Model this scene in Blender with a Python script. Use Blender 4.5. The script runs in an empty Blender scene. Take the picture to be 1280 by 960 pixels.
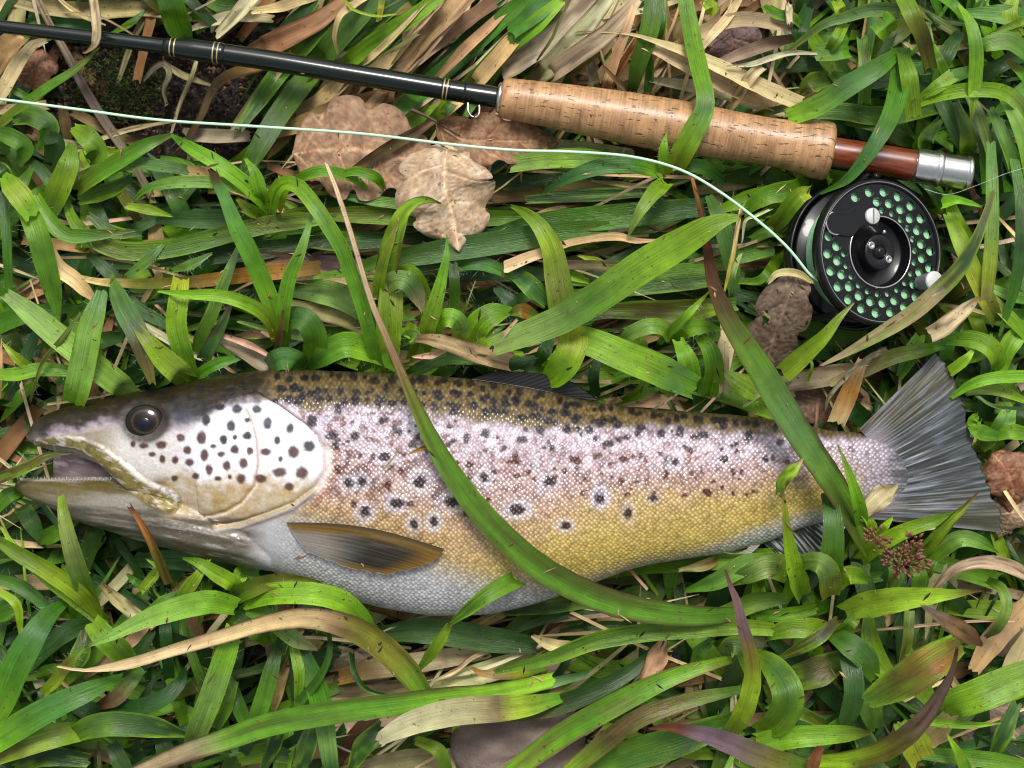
import bpy, bmesh, math, random
import numpy as np
from mathutils import Vector, Matrix

# ------------------------------------------------------------------ camera, world, sun, exposure
SC = bpy.context.scene
H, ZF, K0 = 0.845, 0.045, 0.0004          # camera height, height of the trout's middle, metres per photo pixel there
cam = bpy.data.cameras.new('camera')
cam.lens = 36 * (H - ZF) / (1280 * K0); cam.sensor_width = 36
cam.clip_start = 0.01; cam.clip_end = 200
cam.dof.use_dof = True; cam.dof.focus_distance = H - 0.062; cam.dof.aperture_fstop = 8
camo = bpy.data.objects.new('camera', cam); SC.collection.objects.link(camo)
camo.location = (0, 0, H)
SC.camera = camo

SUN_EL, SUN_AZ = math.radians(58), math.radians(8)     # azimuth measured from +Y (top of the picture) towards +X
w = bpy.data.worlds.new('World'); SC.world = w; w.use_nodes = True
nt = w.node_tree; nt.nodes.clear()
sky = nt.nodes.new('ShaderNodeTexSky'); sky.sky_type = 'NISHITA'; sky.sun_disc = False
sky.sun_elevation = SUN_EL; sky.sun_rotation = SUN_AZ; sky.dust_density = 4.0; sky.air_density = 1.0; sky.ozone_density = 1.0
hs = nt.nodes.new('ShaderNodeHueSaturation'); hs.inputs['Saturation'].default_value = 0.3
bg = nt.nodes.new('ShaderNodeBackground'); bg.inputs['Strength'].default_value = 0.075
wo = nt.nodes.new('ShaderNodeOutputWorld')
nt.links.new(sky.outputs[0], hs.inputs['Color']); nt.links.new(hs.outputs[0], bg.inputs[0]); nt.links.new(bg.outputs[0], wo.inputs[0])
sl = bpy.data.lights.new('sun', 'SUN'); sl.energy = 1.5; sl.angle = math.radians(17); sl.color = (1, 0.96, 0.9)
so = bpy.data.objects.new('sun', sl); SC.collection.objects.link(so)
so.rotation_euler = Vector((-math.sin(SUN_AZ) * math.cos(SUN_EL), -math.cos(SUN_AZ) * math.cos(SUN_EL), -math.sin(SUN_EL))).to_track_quat('-Z', 'Y').to_euler()
SC.view_settings.view_transform = 'Standard'; SC.view_settings.look = 'None'
SC.view_settings.exposure = 1.0; SC.view_settings.gamma = 1
SC.cycles.filter_width = 1.1; SC.cycles.max_bounces = 6; SC.cycles.transparent_max_bounces = 6

RND = random.Random(7)
NPR = np.random.RandomState(5)
COL = SC.collection

# ------------------------------------------------------------------ helpers
def lin(r, g, b):
    f = lambda c: ((c / 255 + 0.055) / 1.055) ** 2.4 if c > 10 else c / 255 / 12.92
    return np.array((f(r), f(g), f(b)))
def kz(z): return K0 * (H - z) / (H - ZF)
def P(px, py, z):                                       # photo position at a height above the soil -> metres
    k = kz(z); return np.array(((px - 640) * k, (480 - py) * k, z))
def sstep(a, b, x):
    t = np.clip((x - a) / (b - a), 0, 1); return t * t * (3 - 2 * t)
_perm = NPR.rand(256, 256)
def vnoise(x, y):
    xi = np.floor(x).astype(int); yi = np.floor(y).astype(int); fx = x - xi; fy = y - yi
    fx = fx * fx * (3 - 2 * fx); fy = fy * fy * (3 - 2 * fy)
    g = lambda a, b: _perm[a & 255, b & 255]
    return (g(xi, yi) * (1 - fx) + g(xi + 1, yi) * fx) * (1 - fy) + (g(xi, yi + 1) * (1 - fx) + g(xi + 1, yi + 1) * fx) * fy
def fbm(x, y, o=3):
    s = 0; a = .5
    for i in range(o): s = s + a * vnoise(x * 2 ** i + 17 * i, y * 2 ** i + 5 * i); a *= .5
    return s / (1 - .5 ** o)
def tag(o, label=None, cat=None, group=None, kind=None):
    if label: o['label'] = label
    if cat: o['category'] = cat
    if group: o['group'] = group
    if kind: o['kind'] = kind
    return o
def empty(name, loc):
    o = bpy.data.objects.new(name, None); COL.objects.link(o); o.location = loc; o.empty_display_size = .01; return o
def mesh(name, V, F, mat, parent=None, loc=(0, 0, 0), col=None, uv=None, smooth=True, mats=None, extra=None):
    """V in world metres; the object's origin goes to loc (its parent's place when it is a child)."""
    V = np.asarray(V, float)
    base = np.array(loc, float)
    if parent is not None:
        base = np.array(parent.matrix_world.translation if parent.parent is None else parent.location)
        q = parent
        base = np.zeros(3)
        while q is not None: base = base + np.array(q.location); q = q.parent
    me = bpy.data.meshes.new(name)
    me.from_pydata((V - base).tolist(), [], F if isinstance(F, list) else F.tolist())
    if smooth: me.polygons.foreach_set('use_smooth', np.ones(len(me.polygons), bool))
    if col is not None:
        ca = me.color_attributes.new('Col', 'FLOAT_COLOR', 'POINT')
        c4 = np.ones((len(V), 4), np.float32); c4[:, :3] = col; ca.data.foreach_set('color', c4.ravel())
    for nm, arr in (extra or {}).items():
        a = me.attributes.new(nm, 'FLOAT', 'POINT'); a.data.foreach_set('value', np.asarray(arr, np.float32))
    if uv is not None:
        u = me.uv_layers.new(name='UVMap')
        li = np.zeros(len(me.loops), int); me.loops.foreach_get('vertex_index', li)
        u.data.foreach_set('uv', np.asarray(uv, np.float32)[li].ravel())
    for m in (mats or [mat]): me.materials.append(m)
    o = bpy.data.objects.new(name, me); COL.objects.link(o)
    if parent is None: o.location = loc
    else: o.parent = parent
    return o
def gridfaces(n, m, closed=False, off=0):               # n rows of m vertices
    F = []
    for i in range(n - 1):
        for j in range(m if closed else m - 1):
            a = off + i * m + j; b = off + i * m + (j + 1) % m
            F.append((a, b, b + m, a + m))
    return F
def catmull(pts, n):
    pts = np.asarray(pts, float)
    if len(pts) == 2: return pts[0] + (pts[1] - pts[0]) * np.linspace(0, 1, n)[:, None]
    q = np.vstack((2 * pts[0] - pts[1], pts, 2 * pts[-1] - pts[-2]))
    d = np.r_[0, np.cumsum(np.maximum(np.linalg.norm(np.diff(pts[:, :3], axis=0), axis=1), 1e-9))]
    out = []
    for s in np.linspace(0, d[-1], n):
        i = min(np.searchsorted(d, s, 'right') - 1, len(pts) - 2); t = (s - d[i]) / (d[i + 1] - d[i])
        a, b, c, e = q[i], q[i + 1], q[i + 2], q[i + 3]
        out.append(.5 * (2 * b + (c - a) * t + (2 * a - 5 * b + 4 * c - e) * t * t + (3 * b - a - 3 * c + e) * t ** 3))
    return np.array(out)
def pchip(x, xs, ys):
    xs = np.asarray(xs, float); ys = np.asarray(ys, float); h = np.diff(xs); d = np.diff(ys) / h
    m = np.zeros(len(xs)); m[0] = d[0]; m[-1] = d[-1]
    for i in range(1, len(xs) - 1):
        m[i] = 0 if d[i - 1] * d[i] <= 0 else 2 * d[i - 1] * d[i] / (d[i - 1] + d[i])
    i = np.clip(np.searchsorted(xs, x, 'right') - 1, 0, len(xs) - 2); t = np.clip((x - xs[i]) / h[i], 0, 1)
    return ((1 + 2 * t) * (1 - t) ** 2 * ys[i] + t * (1 - t) ** 2 * h[i] * m[i] + t * t * (3 - 2 * t) * ys[i + 1] + t * t * (t - 1) * h[i] * m[i + 1])
def polydist(x, y, poly, closed=False):
    poly = np.asarray(poly, float); d = np.full(np.shape(x), 1e9)
    n = len(poly)
    for i in range(n if closed else n - 1):
        a = poly[i]; b = poly[(i + 1) % n]; ab = b - a; L = max(ab @ ab, 1e-9)
        t = np.clip(((x - a[0]) * ab[0] + (y - a[1]) * ab[1]) / L, 0, 1)
        d = np.minimum(d, np.hypot(x - a[0] - t * ab[0], y - a[1] - t * ab[1]))
    return d
def inside(x, y, poly):
    poly = np.asarray(poly, float); r = np.zeros(np.shape(x), bool); n = len(poly); j = n - 1
    for i in range(n):
        (xi, yi), (xj, yj) = poly[i], poly[j]
        if yi != yj: r ^= ((yi > y) != (yj > y)) & (x < (xj - xi) * (y - yi) / (yj - yi) + xi)
        j = i
    return r

# ------------------------------------------------------------------ materials
def newmat(name):
    m = bpy.data.materials.new(name); m.use_nodes = True
    nt = m.node_tree; nt.nodes.clear()
    out = nt.nodes.new('ShaderNodeOutputMaterial'); b = nt.nodes.new('ShaderNodeBsdfPrincipled')
    nt.links.new(b.outputs[0], out.inputs[0])
    return m, nt, b, out
def N(nt, typ, **kw):
    n = nt.nodes.new(typ)
    for k, v in kw.items():
        if k in n.inputs.keys(): n.inputs[k].default_value = v
        else: setattr(n, k, v)
    return n
def simple(name, c, rough=.5, metal=0., coat=0., nscale=None, namt=.25, bump=0., spec=.5):
    m, nt, b, out = newmat(name)
    b.inputs['Roughness'].default_value = rough; b.inputs['Metallic'].default_value = metal
    b.inputs['Coat Weight'].default_value = coat; b.inputs['Coat Roughness'].default_value = .06; b.inputs['Specular IOR Level'].default_value = spec
    tc = N(nt, 'ShaderNodeTexCoord'); nz = N(nt, 'ShaderNodeTexNoise', Scale=nscale or 200., Detail=4.)
    nt.links.new(tc.outputs['Object'], nz.inputs['Vector'])
    mr = N(nt, 'ShaderNodeMapRange'); mr.inputs['To Min'].default_value = 1 - namt; mr.inputs['To Max'].default_value = 1 + namt
    nt.links.new(nz.outputs['Fac'], mr.inputs['Value'])
    mx = N(nt, 'ShaderNodeVectorMath', operation='SCALE'); mx.inputs[0].default_value = tuple(c)
    nt.links.new(mr.outputs[0], mx.inputs['Scale']); nt.links.new(mx.outputs[0], b.inputs['Base Color'])
    if bump:
        bp = N(nt, 'ShaderNodeBump', Strength=1.0, Distance=bump); nt.links.new(nz.outputs['Fac'], bp.inputs['Height']); nt.links.new(bp.outputs[0], b.inputs['Normal'])
    return m
def leafmat(name, rough, transl, veincon, bumpd, spec):
    m, nt, b, out = newmat(name)
    b.inputs['Roughness'].default_value = rough; b.inputs['Specular IOR Level'].default_value = spec
    at = N(nt, 'ShaderNodeAttribute', attribute_name='Col')
    uv = N(nt, 'ShaderNodeUVMap', uv_map='UVMap')
    mp = N(nt, 'ShaderNodeMapping'); mp.inputs['Scale'].default_value = (.035, 2.4, 1)       # UV in mm: long streaks along the leaf
    nt.links.new(uv.outputs[0], mp.inputs[0])
    v = N(nt, 'ShaderNodeTexNoise', Scale=1., Detail=3., Roughness=.65); nt.links.new(mp.outputs[0], v.inputs['Vector'])
    mr = N(nt, 'ShaderNodeMapRange'); mr.inputs['From Min'].default_value = .25; mr.inputs['From Max'].default_value = .75
    mr.inputs['To Min'].default_value = 1 - veincon; mr.inputs['To Max'].default_value = 1 + veincon
    nt.links.new(v.outputs['Fac'], mr.inputs['Value'])
    tc = N(nt, 'ShaderNodeTexCoord')
    bl = N(nt, 'ShaderNodeTexNoise', Scale=140., Detail=3.); nt.links.new(tc.outputs['Object'], bl.inputs['Vector'])
    mr2 = N(nt, 'ShaderNodeMapRange'); mr2.inputs['From Min'].default_value = .3; mr2.inputs['From Max'].default_value = .7
    mr2.inputs['To Min'].default_value = .82; mr2.inputs['To Max'].default_value = 1.15; nt.links.new(bl.outputs['Fac'], mr2.inputs['Value'])
    mu = N(nt, 'ShaderNodeMath', operation='MULTIPLY'); nt.links.new(mr.outputs[0], mu.inputs[0]); nt.links.new(mr2.outputs[0], mu.inputs[1])
    sc = N(nt, 'ShaderNodeVectorMath', operation='SCALE'); nt.links.new(at.outputs['Color'], sc.inputs[0]); nt.links.new(mu.outputs[0], sc.inputs['Scale'])
    # brown flecks
    fl = N(nt, 'ShaderNodeTexNoise', Scale=420., Detail=2.); nt.links.new(tc.outputs['Object'], fl.inputs['Vector'])
    fr = N(nt, 'ShaderNodeMapRange'); fr.inputs['From Min'].default_value = .665; fr.inputs['From Max'].default_value = .72; fr.inputs['To Max'].default_value = .7
    nt.links.new(fl.outputs['Fac'], fr.inputs['Value'])
    mc = N(nt, 'ShaderNodeMix', data_type='RGBA'); nt.links.new(fr.outputs[0], mc.inputs['Factor'])
    nt.links.new(sc.outputs[0], mc.inputs['A']); mc.inputs['B'].default_value = (.10, .055, .02, 1)
    nt.links.new(mc.outputs['Result'], b.inputs['Base Color'])
    bp = N(nt, 'ShaderNodeBump', Strength=1., Distance=bumpd); nt.links.new(v.outputs['Fac'], bp.inputs['Height']); nt.links.new(bp.outputs[0], b.inputs['Normal'])
    rr = N(nt, 'ShaderNodeMapRange'); rr.inputs['To Min'].default_value = rough - .1; rr.inputs['To Max'].default_value = rough + .14
    nt.links.new(bl.outputs['Fac'], rr.inputs['Value']); nt.links.new(rr.outputs[0], b.inputs['Roughness'])
    tr = N(nt, 'ShaderNodeBsdfTranslucent'); nt.links.new(mc.outputs['Result'], tr.inputs['Color'])
    ms = N(nt, 'ShaderNodeMixShader'); ms.inputs[0].default_value = transl
    nt.links.new(b.outputs[0], ms.inputs[1]); nt.links.new(tr.outputs[0], ms.inputs[2]); nt.links.new(ms.outputs[0], out.inputs[0])
    return m
M_LEAF = leafmat('green leaf', .30, .36, .44, .00042, .5)
M_DRY = leafmat('dry leaf', .62, .15, .30, .00040, .22)
M_OAK = leafmat('oak leaf', .5, .1, .05, .00006, .35)

def fishmat():
    m, nt, b, out = newmat('trout skin')
    at = N(nt, 'ShaderNodeAttribute', attribute_name='Col')
    sa = N(nt, 'ShaderNodeAttribute', attribute_name='scale_amount')
    sh = N(nt, 'ShaderNodeAttribute', attribute_name='sheen')
    uv = N(nt, 'ShaderNodeUVMap', uv_map='UVMap')
    mp = N(nt, 'ShaderNodeMapping'); mp.inputs['Rotation'].default_value = (0, 0, math.radians(45)); mp.inputs['Scale'].default_value = (1., 1., 1)
    nt.links.new(uv.outputs[0], mp.inputs[0])
    vo = N(nt, 'ShaderNodeTexVoronoi', voronoi_dimensions='2D', feature='F1', Scale=1., Randomness=.5)
    nt.links.new(mp.outputs[0], vo.inputs['Vector'])
    h = N(nt, 'ShaderNodeMapRange'); h.inputs['From Min'].default_value = .12; h.inputs['From Max'].default_value = .6
    h.inputs['To Min'].default_value = 1.; h.inputs['To Max'].default_value = 0.
    nt.links.new(vo.outputs['Distance'], h.inputs['Value'])
    # colour: scale edges darker, centres lighter, each scale a little different
    sep = N(nt, 'ShaderNodeSeparateColor'); nt.links.new(vo.outputs['Color'], sep.inputs[0])
    c1 = N(nt, 'ShaderNodeMapRange'); c1.inputs['To Min'].default_value = .72; c1.inputs['To Max'].default_value = 1.20; nt.links.new(h.outputs[0], c1.inputs['Value'])
    c2 = N(nt, 'ShaderNodeMapRange'); c2.inputs['To Min'].default_value = .78; c2.inputs['To Max'].default_value = 1.22; nt.links.new(sep.outputs[0], c2.inputs['Value'])
    cm = N(nt, 'ShaderNodeMath', operation='MULTIPLY'); nt.links.new(c1.outputs[0], cm.inputs[0]); nt.links.new(c2.outputs[0], cm.inputs[1])
    mf = N(nt, 'ShaderNodeMix', data_type='FLOAT'); mf.inputs['A'].default_value = 1.
    nt.links.new(sa.outputs['Fac'], mf.inputs['Factor']); nt.links.new(cm.outputs[0], mf.inputs['B'])
    tc = N(nt, 'ShaderNodeTexCoord')
    gn = N(nt, 'ShaderNodeTexNoise', Scale=900., Detail=3.); nt.links.new(tc.outputs['Object'], gn.inputs['Vector'])
    gr = N(nt, 'ShaderNodeMapRange'); gr.inputs['From Min'].default_value = .3; gr.inputs['From Max'].default_value = .7; gr.inputs['To Min'].default_value = .86; gr.inputs['To Max'].default_value = 1.12
    nt.links.new(gn.outputs['Fac'], gr.inputs['Value'])
    m2 = N(nt, 'ShaderNodeMath', operation='MULTIPLY'); nt.links.new(mf.outputs['Result'], m2.inputs[0]); nt.links.new(gr.outputs[0], m2.inputs[1])
    sc = N(nt, 'ShaderNodeVectorMath', operation='SCALE'); nt.links.new(at.outputs['Color'], sc.inputs[0]); nt.links.new(m2.outputs[0], sc.inputs['Scale'])
    nt.links.new(sc.outputs[0], b.inputs['Base Color'])
    hm = N(nt, 'ShaderNodeMath', operation='MULTIPLY'); nt.links.new(h.outputs[0], hm.inputs[0]); nt.links.new(sa.outputs['Fac'], hm.inputs[1])
    h2 = N(nt, 'ShaderNodeMath', operation='MULTIPLY_ADD'); nt.links.new(gn.outputs['Fac'], h2.inputs[0]); h2.inputs[1].default_value = .25; nt.links.new(hm.outputs[0], h2.inputs[2])
    bp = N(nt, 'ShaderNodeBump', Strength=1., Distance=.00022); nt.links.new(h2.outputs[0], bp.inputs['Height']); nt.links.new(bp.outputs[0], b.inputs['Normal'])
    rg = N(nt, 'ShaderNodeMapRange'); rg.inputs['To Min'].default_value = .30; rg.inputs['To Max'].default_value = .58; nt.links.new(sep.outputs[1], rg.inputs['Value'])
    nt.links.new(rg.outputs[0], b.inputs['Roughness'])
    nt.links.new(sh.outputs['Fac'], b.inputs['Metallic'])
    cn = N(nt, 'ShaderNodeTexNoise', Scale=260., Detail=3.); nt.links.new(tc.outputs['Object'], cn.inputs['Vector'])
    cw = N(nt, 'ShaderNodeMapRange'); cw.inputs['From Min'].default_value = .46; cw.inputs['From Max'].default_value = .60; cw.inputs['To Min'].default_value = .04; cw.inputs['To Max'].default_value = .5; nt.links.new(cn.outputs['Fac'], cw.inputs['Value'])
    nt.links.new(cw.outputs[0], b.inputs['Coat Weight']); b.inputs['Coat Roughness'].default_value = .07; nt.links.new(bp.outputs[0], b.inputs['Coat Normal'])
    b.inputs['Specular IOR Level'].default_value = .30
    return m
M_FISH = fishmat()
def vcmat(name, rough, coat=0., metal=0., transl=0., spec=.5, bumps=None):
    m, nt, b, out = newmat(name)
    at = N(nt, 'ShaderNodeAttribute', attribute_name='Col')
    tc = N(nt, 'ShaderNodeTexCoord'); nz = N(nt, 'ShaderNodeTexNoise', Scale=700., Detail=3.); nt.links.new(tc.outputs['Object'], nz.inputs['Vector'])
    mr = N(nt, 'ShaderNodeMapRange'); mr.inputs['To Min'].default_value = .8; mr.inputs['To Max'].default_value = 1.2; nt.links.new(nz.outputs['Fac'], mr.inputs['Value'])
    sc = N(nt, 'ShaderNodeVectorMath', operation='SCALE'); nt.links.new(at.outputs['Color'], sc.inputs[0]); nt.links.new(mr.outputs[0], sc.inputs['Scale'])
    nt.links.new(sc.outputs[0], b.inputs['Base Color'])
    b.inputs['Roughness'].default_value = rough; b.inputs['Coat Weight'].default_value = coat; b.inputs['Coat Roughness'].default_value = .08
    b.inputs['Metallic'].default_value = metal; b.inputs['Specular IOR Level'].default_value = spec
    if bumps:
        bp = N(nt, 'ShaderNodeBump', Strength=1., Distance=bumps); nt.links.new(nz.outputs['Fac'], bp.inputs['Height']); nt.links.new(bp.outputs[0], b.inputs['Normal'])
    if transl:
        tr = N(nt, 'ShaderNodeBsdfTranslucent'); nt.links.new(sc.outputs[0], tr.inputs['Color'])
        ms = N(nt, 'ShaderNodeMixShader'); ms.inputs[0].default_value = transl
        nt.links.new(b.outputs[0], ms.inputs[1]); nt.links.new(tr.outputs[0], ms.inputs[2]); nt.links.new(ms.outputs[0], out.inputs[0])
    return m
M_FIN = vcmat('fin', .46, .12, .0, .22)
M_EYE = vcmat('eye', .12, .35, 0, 0, .3)
M_STONE = vcmat('stone', .8, 0, 0, 0, .3, .0006)
M_BLACK = simple('black anodised metal', (.006, .006, .007), .32, 0., .25, 300, .5, 0, .3)
M_BLANK = simple('black green rod varnish', (.004, .008, .006), .22, 0., .5, 300, .3, 0, .3)
M_SILVER = simple('nickel silver', (.72, .71, .69), .22, 1., 0, 600, .1)
M_GOLD = simple('gold thread', (.62, .50, .24), .35, .7, .6, 600, .15)
M_WHITE = simple('pale worn metal', (.58, .58, .57), .35, .2, 0, 300, .06)
M_GREY = simple('grey knob', (.16, .17, .17), .4, 0, .2, 300, .1)
M_LINE = simple('mint fly line', (.46, .74, .50), .4, 0, .3, 300, .06)
M_SPOOLED = vcmat('wound mint line', .45, .2)
M_NYLON = simple('clear nylon', (.55, .6, .58), .15, 0, .5, 300, .05)
M_HAIR = simple('leaf hair', (.50, .58, .42), .5, 0, 0, 300, .05)

def corkmat():
    m, nt, b, out = newmat('cork')
    uv = N(nt, 'ShaderNodeUVMap', uv_map='UVMap')          # u along the grip in mm, v round it in mm
    def noise(sx, sy, d=3., off=0):
        mp = N(nt, 'ShaderNodeMapping'); mp.inputs['Scale'].default_value = (sx, sy, 1); mp.inputs['Location'].default_value = (off, off, 0)
        nt.links.new(uv.outputs[0], mp.inputs[0]); n = N(nt, 'ShaderNodeTexNoise', Scale=1., Detail=d, Roughness=.6); nt.links.new(mp.outputs[0], n.inputs['Vector']); return n
    a = noise(.9, .05); c = noise(.12, .10, 3, 9); pit = noise(.16, .55, 3, 31); pit2 = noise(.42, 1.0, 2, 57); ring = noise(.16, .006, 1, 3)
    r1 = N(nt, 'ShaderNodeValToRGB'); e = r1.color_ramp.elements
    e[0].position = .34; e[0].color = (*lin(96, 66, 40), 1); e[1].position = .68; e[1].color = (*lin(192, 148, 102), 1)
    ad = N(nt, 'ShaderNodeMath', operation='MULTIPLY_ADD'); ad.inputs[1].default_value = .45; nt.links.new(a.outputs['Fac'], ad.inputs[0])
    ad2 = N(nt, 'ShaderNodeMath', operation='MULTIPLY'); ad2.inputs[1].default_value = .42; nt.links.new(c.outputs['Fac'], ad2.inputs[0])
    ad3 = N(nt, 'ShaderNodeMath', operation='MULTIPLY_ADD'); ad3.inputs[1].default_value = .25; nt.links.new(ring.outputs['Fac'], ad3.inputs[0]); nt.links.new(ad2.outputs[0], ad3.inputs[2])
    nt.links.new(ad3.outputs[0], ad.inputs[2]); nt.links.new(ad.outputs[0], r1.inputs[0])
    def thr(n, lo, hi):
        mr = N(nt, 'ShaderNodeMapRange'); mr.inputs['From Min'].default_value = lo; mr.inputs['From Max'].default_value = hi; nt.links.new(n.outputs['Fac'], mr.inputs['Value']); return mr
    p1 = thr(pit, .60, .66); p2 = thr(pit2, .68, .74)
    pm = N(nt, 'ShaderNodeMath', operation='MAXIMUM'); nt.links.new(p1.outputs[0], pm.inputs[0]); nt.links.new(p2.outputs[0], pm.inputs[1])
    pf = N(nt, 'ShaderNodeMath', operation='MULTIPLY'); pf.inputs[1].default_value = .8; nt.links.new(pm.outputs[0], pf.inputs[0])
    mc = N(nt, 'ShaderNodeMix', data_type='RGBA'); nt.links.new(pf.outputs[0], mc.inputs['Factor']); nt.links.new(r1.outputs[0], mc.inputs['A']); mc.inputs['B'].default_value = (*lin(58, 36, 26), 1)
    nt.links.new(mc.outputs['Result'], b.inputs['Base Color'])
    b.inputs['Roughness'].default_value = .42; b.inputs['Coat Weight'].default_value = .25; b.inputs['Coat Roughness'].default_value = .3
    hh = N(nt, 'ShaderNodeMath', operation='SUBTRACT'); nt.links.new(a.outputs['Fac'], hh.inputs[0]); nt.links.new(pm.outputs[0], hh.inputs[1])
    bp = N(nt, 'ShaderNodeBump', Strength=1., Distance=.00025); nt.links.new(hh.outputs[0], bp.inputs['Height']); nt.links.new(bp.outputs[0], b.inputs['Normal'])
    return m
M_CORK = corkmat()
def woodmat():
    m, nt, b, out = newmat('varnished wood')
    uv = N(nt, 'ShaderNodeUVMap', uv_map='UVMap')
    mp = N(nt, 'ShaderNodeMapping'); mp.inputs['Scale'].default_value = (.06, .6, 1); nt.links.new(uv.outputs[0], mp.inputs[0])
    n = N(nt, 'ShaderNodeTexNoise', Scale=1., Detail=4.); nt.links.new(mp.outputs[0], n.inputs['Vector'])
    r = N(nt, 'ShaderNodeValToRGB'); e = r.color_ramp.elements
    e[0].position = .3; e[0].color = (*lin(70, 26, 8), 1); e[1].position = .75; e[1].color = (*lin(140, 62, 20), 1)
    nt.links.new(n.outputs['Fac'], r.inputs[0]); nt.links.new(r.outputs[0], b.inputs['Base Color'])
    b.inputs['Roughness'].default_value = .3; b.inputs['Coat Weight'].default_value = 1.; b.inputs['Coat Roughness'].default_value = .05
    return m
M_WOOD = woodmat()
def soilmat():
    m, nt, b, out = newmat('soil')
    tc = N(nt, 'ShaderNodeTexCoord')
    n1 = N(nt, 'ShaderNodeTexNoise', Scale=60., Detail=8., Roughness=.7); n2 = N(nt, 'ShaderNodeTexNoise', Scale=9., Detail=3.)
    for n in (n1, n2): nt.links.new(tc.outputs['Object'], n.inputs['Vector'])
    r = N(nt, 'ShaderNodeValToRGB'); e = r.color_ramp.elements
    e[0].position = .32; e[0].color = (.003, .0022, .002, 1); e[1].position = .8; e[1].color = (.030, .021, .016, 1)
    nt.links.new(n1.outputs['Fac'], r.inputs[0]); nt.links.new(r.outputs[0], b.inputs['Base Color'])
    b.inputs['Roughness'].default_value = .85
    bp = N(nt, 'ShaderNodeBump', Strength=1., Distance=.004); nt.links.new(n1.outputs['Fac'], bp.inputs['Height']); nt.links.new(bp.outputs[0], b.inputs['Normal'])
    return m
M_SOIL = soilmat()
M_MOSS = vcmat('moss', .8, 0, 0, .2, .2)

# ------------------------------------------------------------------ ground
def ground():
    t = np.linspace(-1, 1, 181); c = np.sign(t) * (np.abs(t) * .75 + 40 * np.abs(t) ** 14)
    X, Y = np.meshgrid(c, c, indexing='ij')
    near = np.exp(-(np.hypot(X, Y) / 3) ** 2)
    Z = near * ((fbm(X * 22 + 50, Y * 22 + 50, 4) - .5) * .016 - .002)
    V = np.stack((X, Y, Z), -1).reshape(-1, 3)
    tag(mesh('soil_ground', V, gridfaces(181, 181), M_SOIL), 'dark bare soil under the grass', 'ground', kind='structure')
ground()

# ------------------------------------------------------------------ trout
FT = ([34, 45, 60, 100, 150, 200, 250, 300, 350, 400, 450, 500, 550, 600, 650, 700, 750, 800, 850, 900, 950, 1000, 1040, 1075, 1100, 1125, 1142],
      [543, 526, 517, 505, 494, 486, 474, 466, 462, 463, 465, 467, 470, 475, 482, 492, 503, 510, 514, 517, 522, 530, 538, 541, 546, 562, 588])
FB = ([34, 45, 67, 110, 133, 147, 167, 193, 215, 260, 300, 330, 350, 400, 450, 500, 550, 600, 650, 700, 750, 800, 850, 900, 950, 1000, 1040, 1075, 1100, 1125, 1142],
      [549, 556, 563, 574, 584, 597, 620, 632, 640, 668, 692, 706, 718, 735, 752, 763, 769, 768, 759, 744, 725, 708, 699, 692, 680, 661, 650, 645, 640, 626, 602])
FTH = ([34, 45, 70, 120, 200, 300, 400, 550, 700, 850, 950, 1050, 1090, 1120, 1142], [4, 14, 26, 40, 60, 74, 80, 82, 74, 58, 42, 26, 19, 12, 3])
JT = ([19, 28, 47, 100, 147, 200, 300, 345], [606, 599, 597, 598, 598, 604, 625, 660])
JB = ([19, 28, 50, 100, 167, 233, 300, 345], [609, 618, 628, 652, 673, 690, 706, 714])
JTH = ([19, 28, 50, 100, 167, 233, 300, 345], [3, 10, 20, 34, 50, 60, 62, 50])
FISH_OUTLINE = [(x, float(pchip(np.array([x]), *FT)[0])) for x in range(34, 1106, 20)] + [(1172, 440), (1195, 490), (1215, 550), (1240, 610), (1256, 664), (1110, 645)] + \
    [(x, float(pchip(np.array([x]), *FB)[0])) for x in range(1090, 340, -20)] + [(300, 706), (233, 690), (167, 673), (100, 652), (50, 628), (19, 608), (45, 597)]
def loft(xs, top, bot, th, n=56, ex=2.25, zoff=0):
    V = []; a = np.linspace(0, 2 * np.pi, n, endpoint=False); e = 2 / ex
    for x, t, b, h in zip(xs, top, bot, th):
        c, s = np.cos(a), np.sin(a)
        y = (t + b) / 2 + (b - t) / 2 * np.sign(s) * np.abs(s) ** e; z = h * np.sign(c) * np.abs(c) ** e + zoff
        V.append(np.stack((np.full(n, x), y, z), -1))
    V = np.vstack(V); m = len(xs); F = gridfaces(m, n, True)
    F.append(tuple(range(n))[::-1]); F.append(tuple((m - 1) * n + j for j in range(n)))
    return V, F
def fish_part(x, y, z):                                  # a place given as it looks from above the flank
    s = (H - ZF) / (H - ZF - z * K0); return fish_world(640 + (x - 640) / s, 480 + (y - 480) / s, z)
def fish_world(x, y, z): return np.stack(((x - 640) * K0, (480 - y) * K0, ZF + z * K0), -1)

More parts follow.
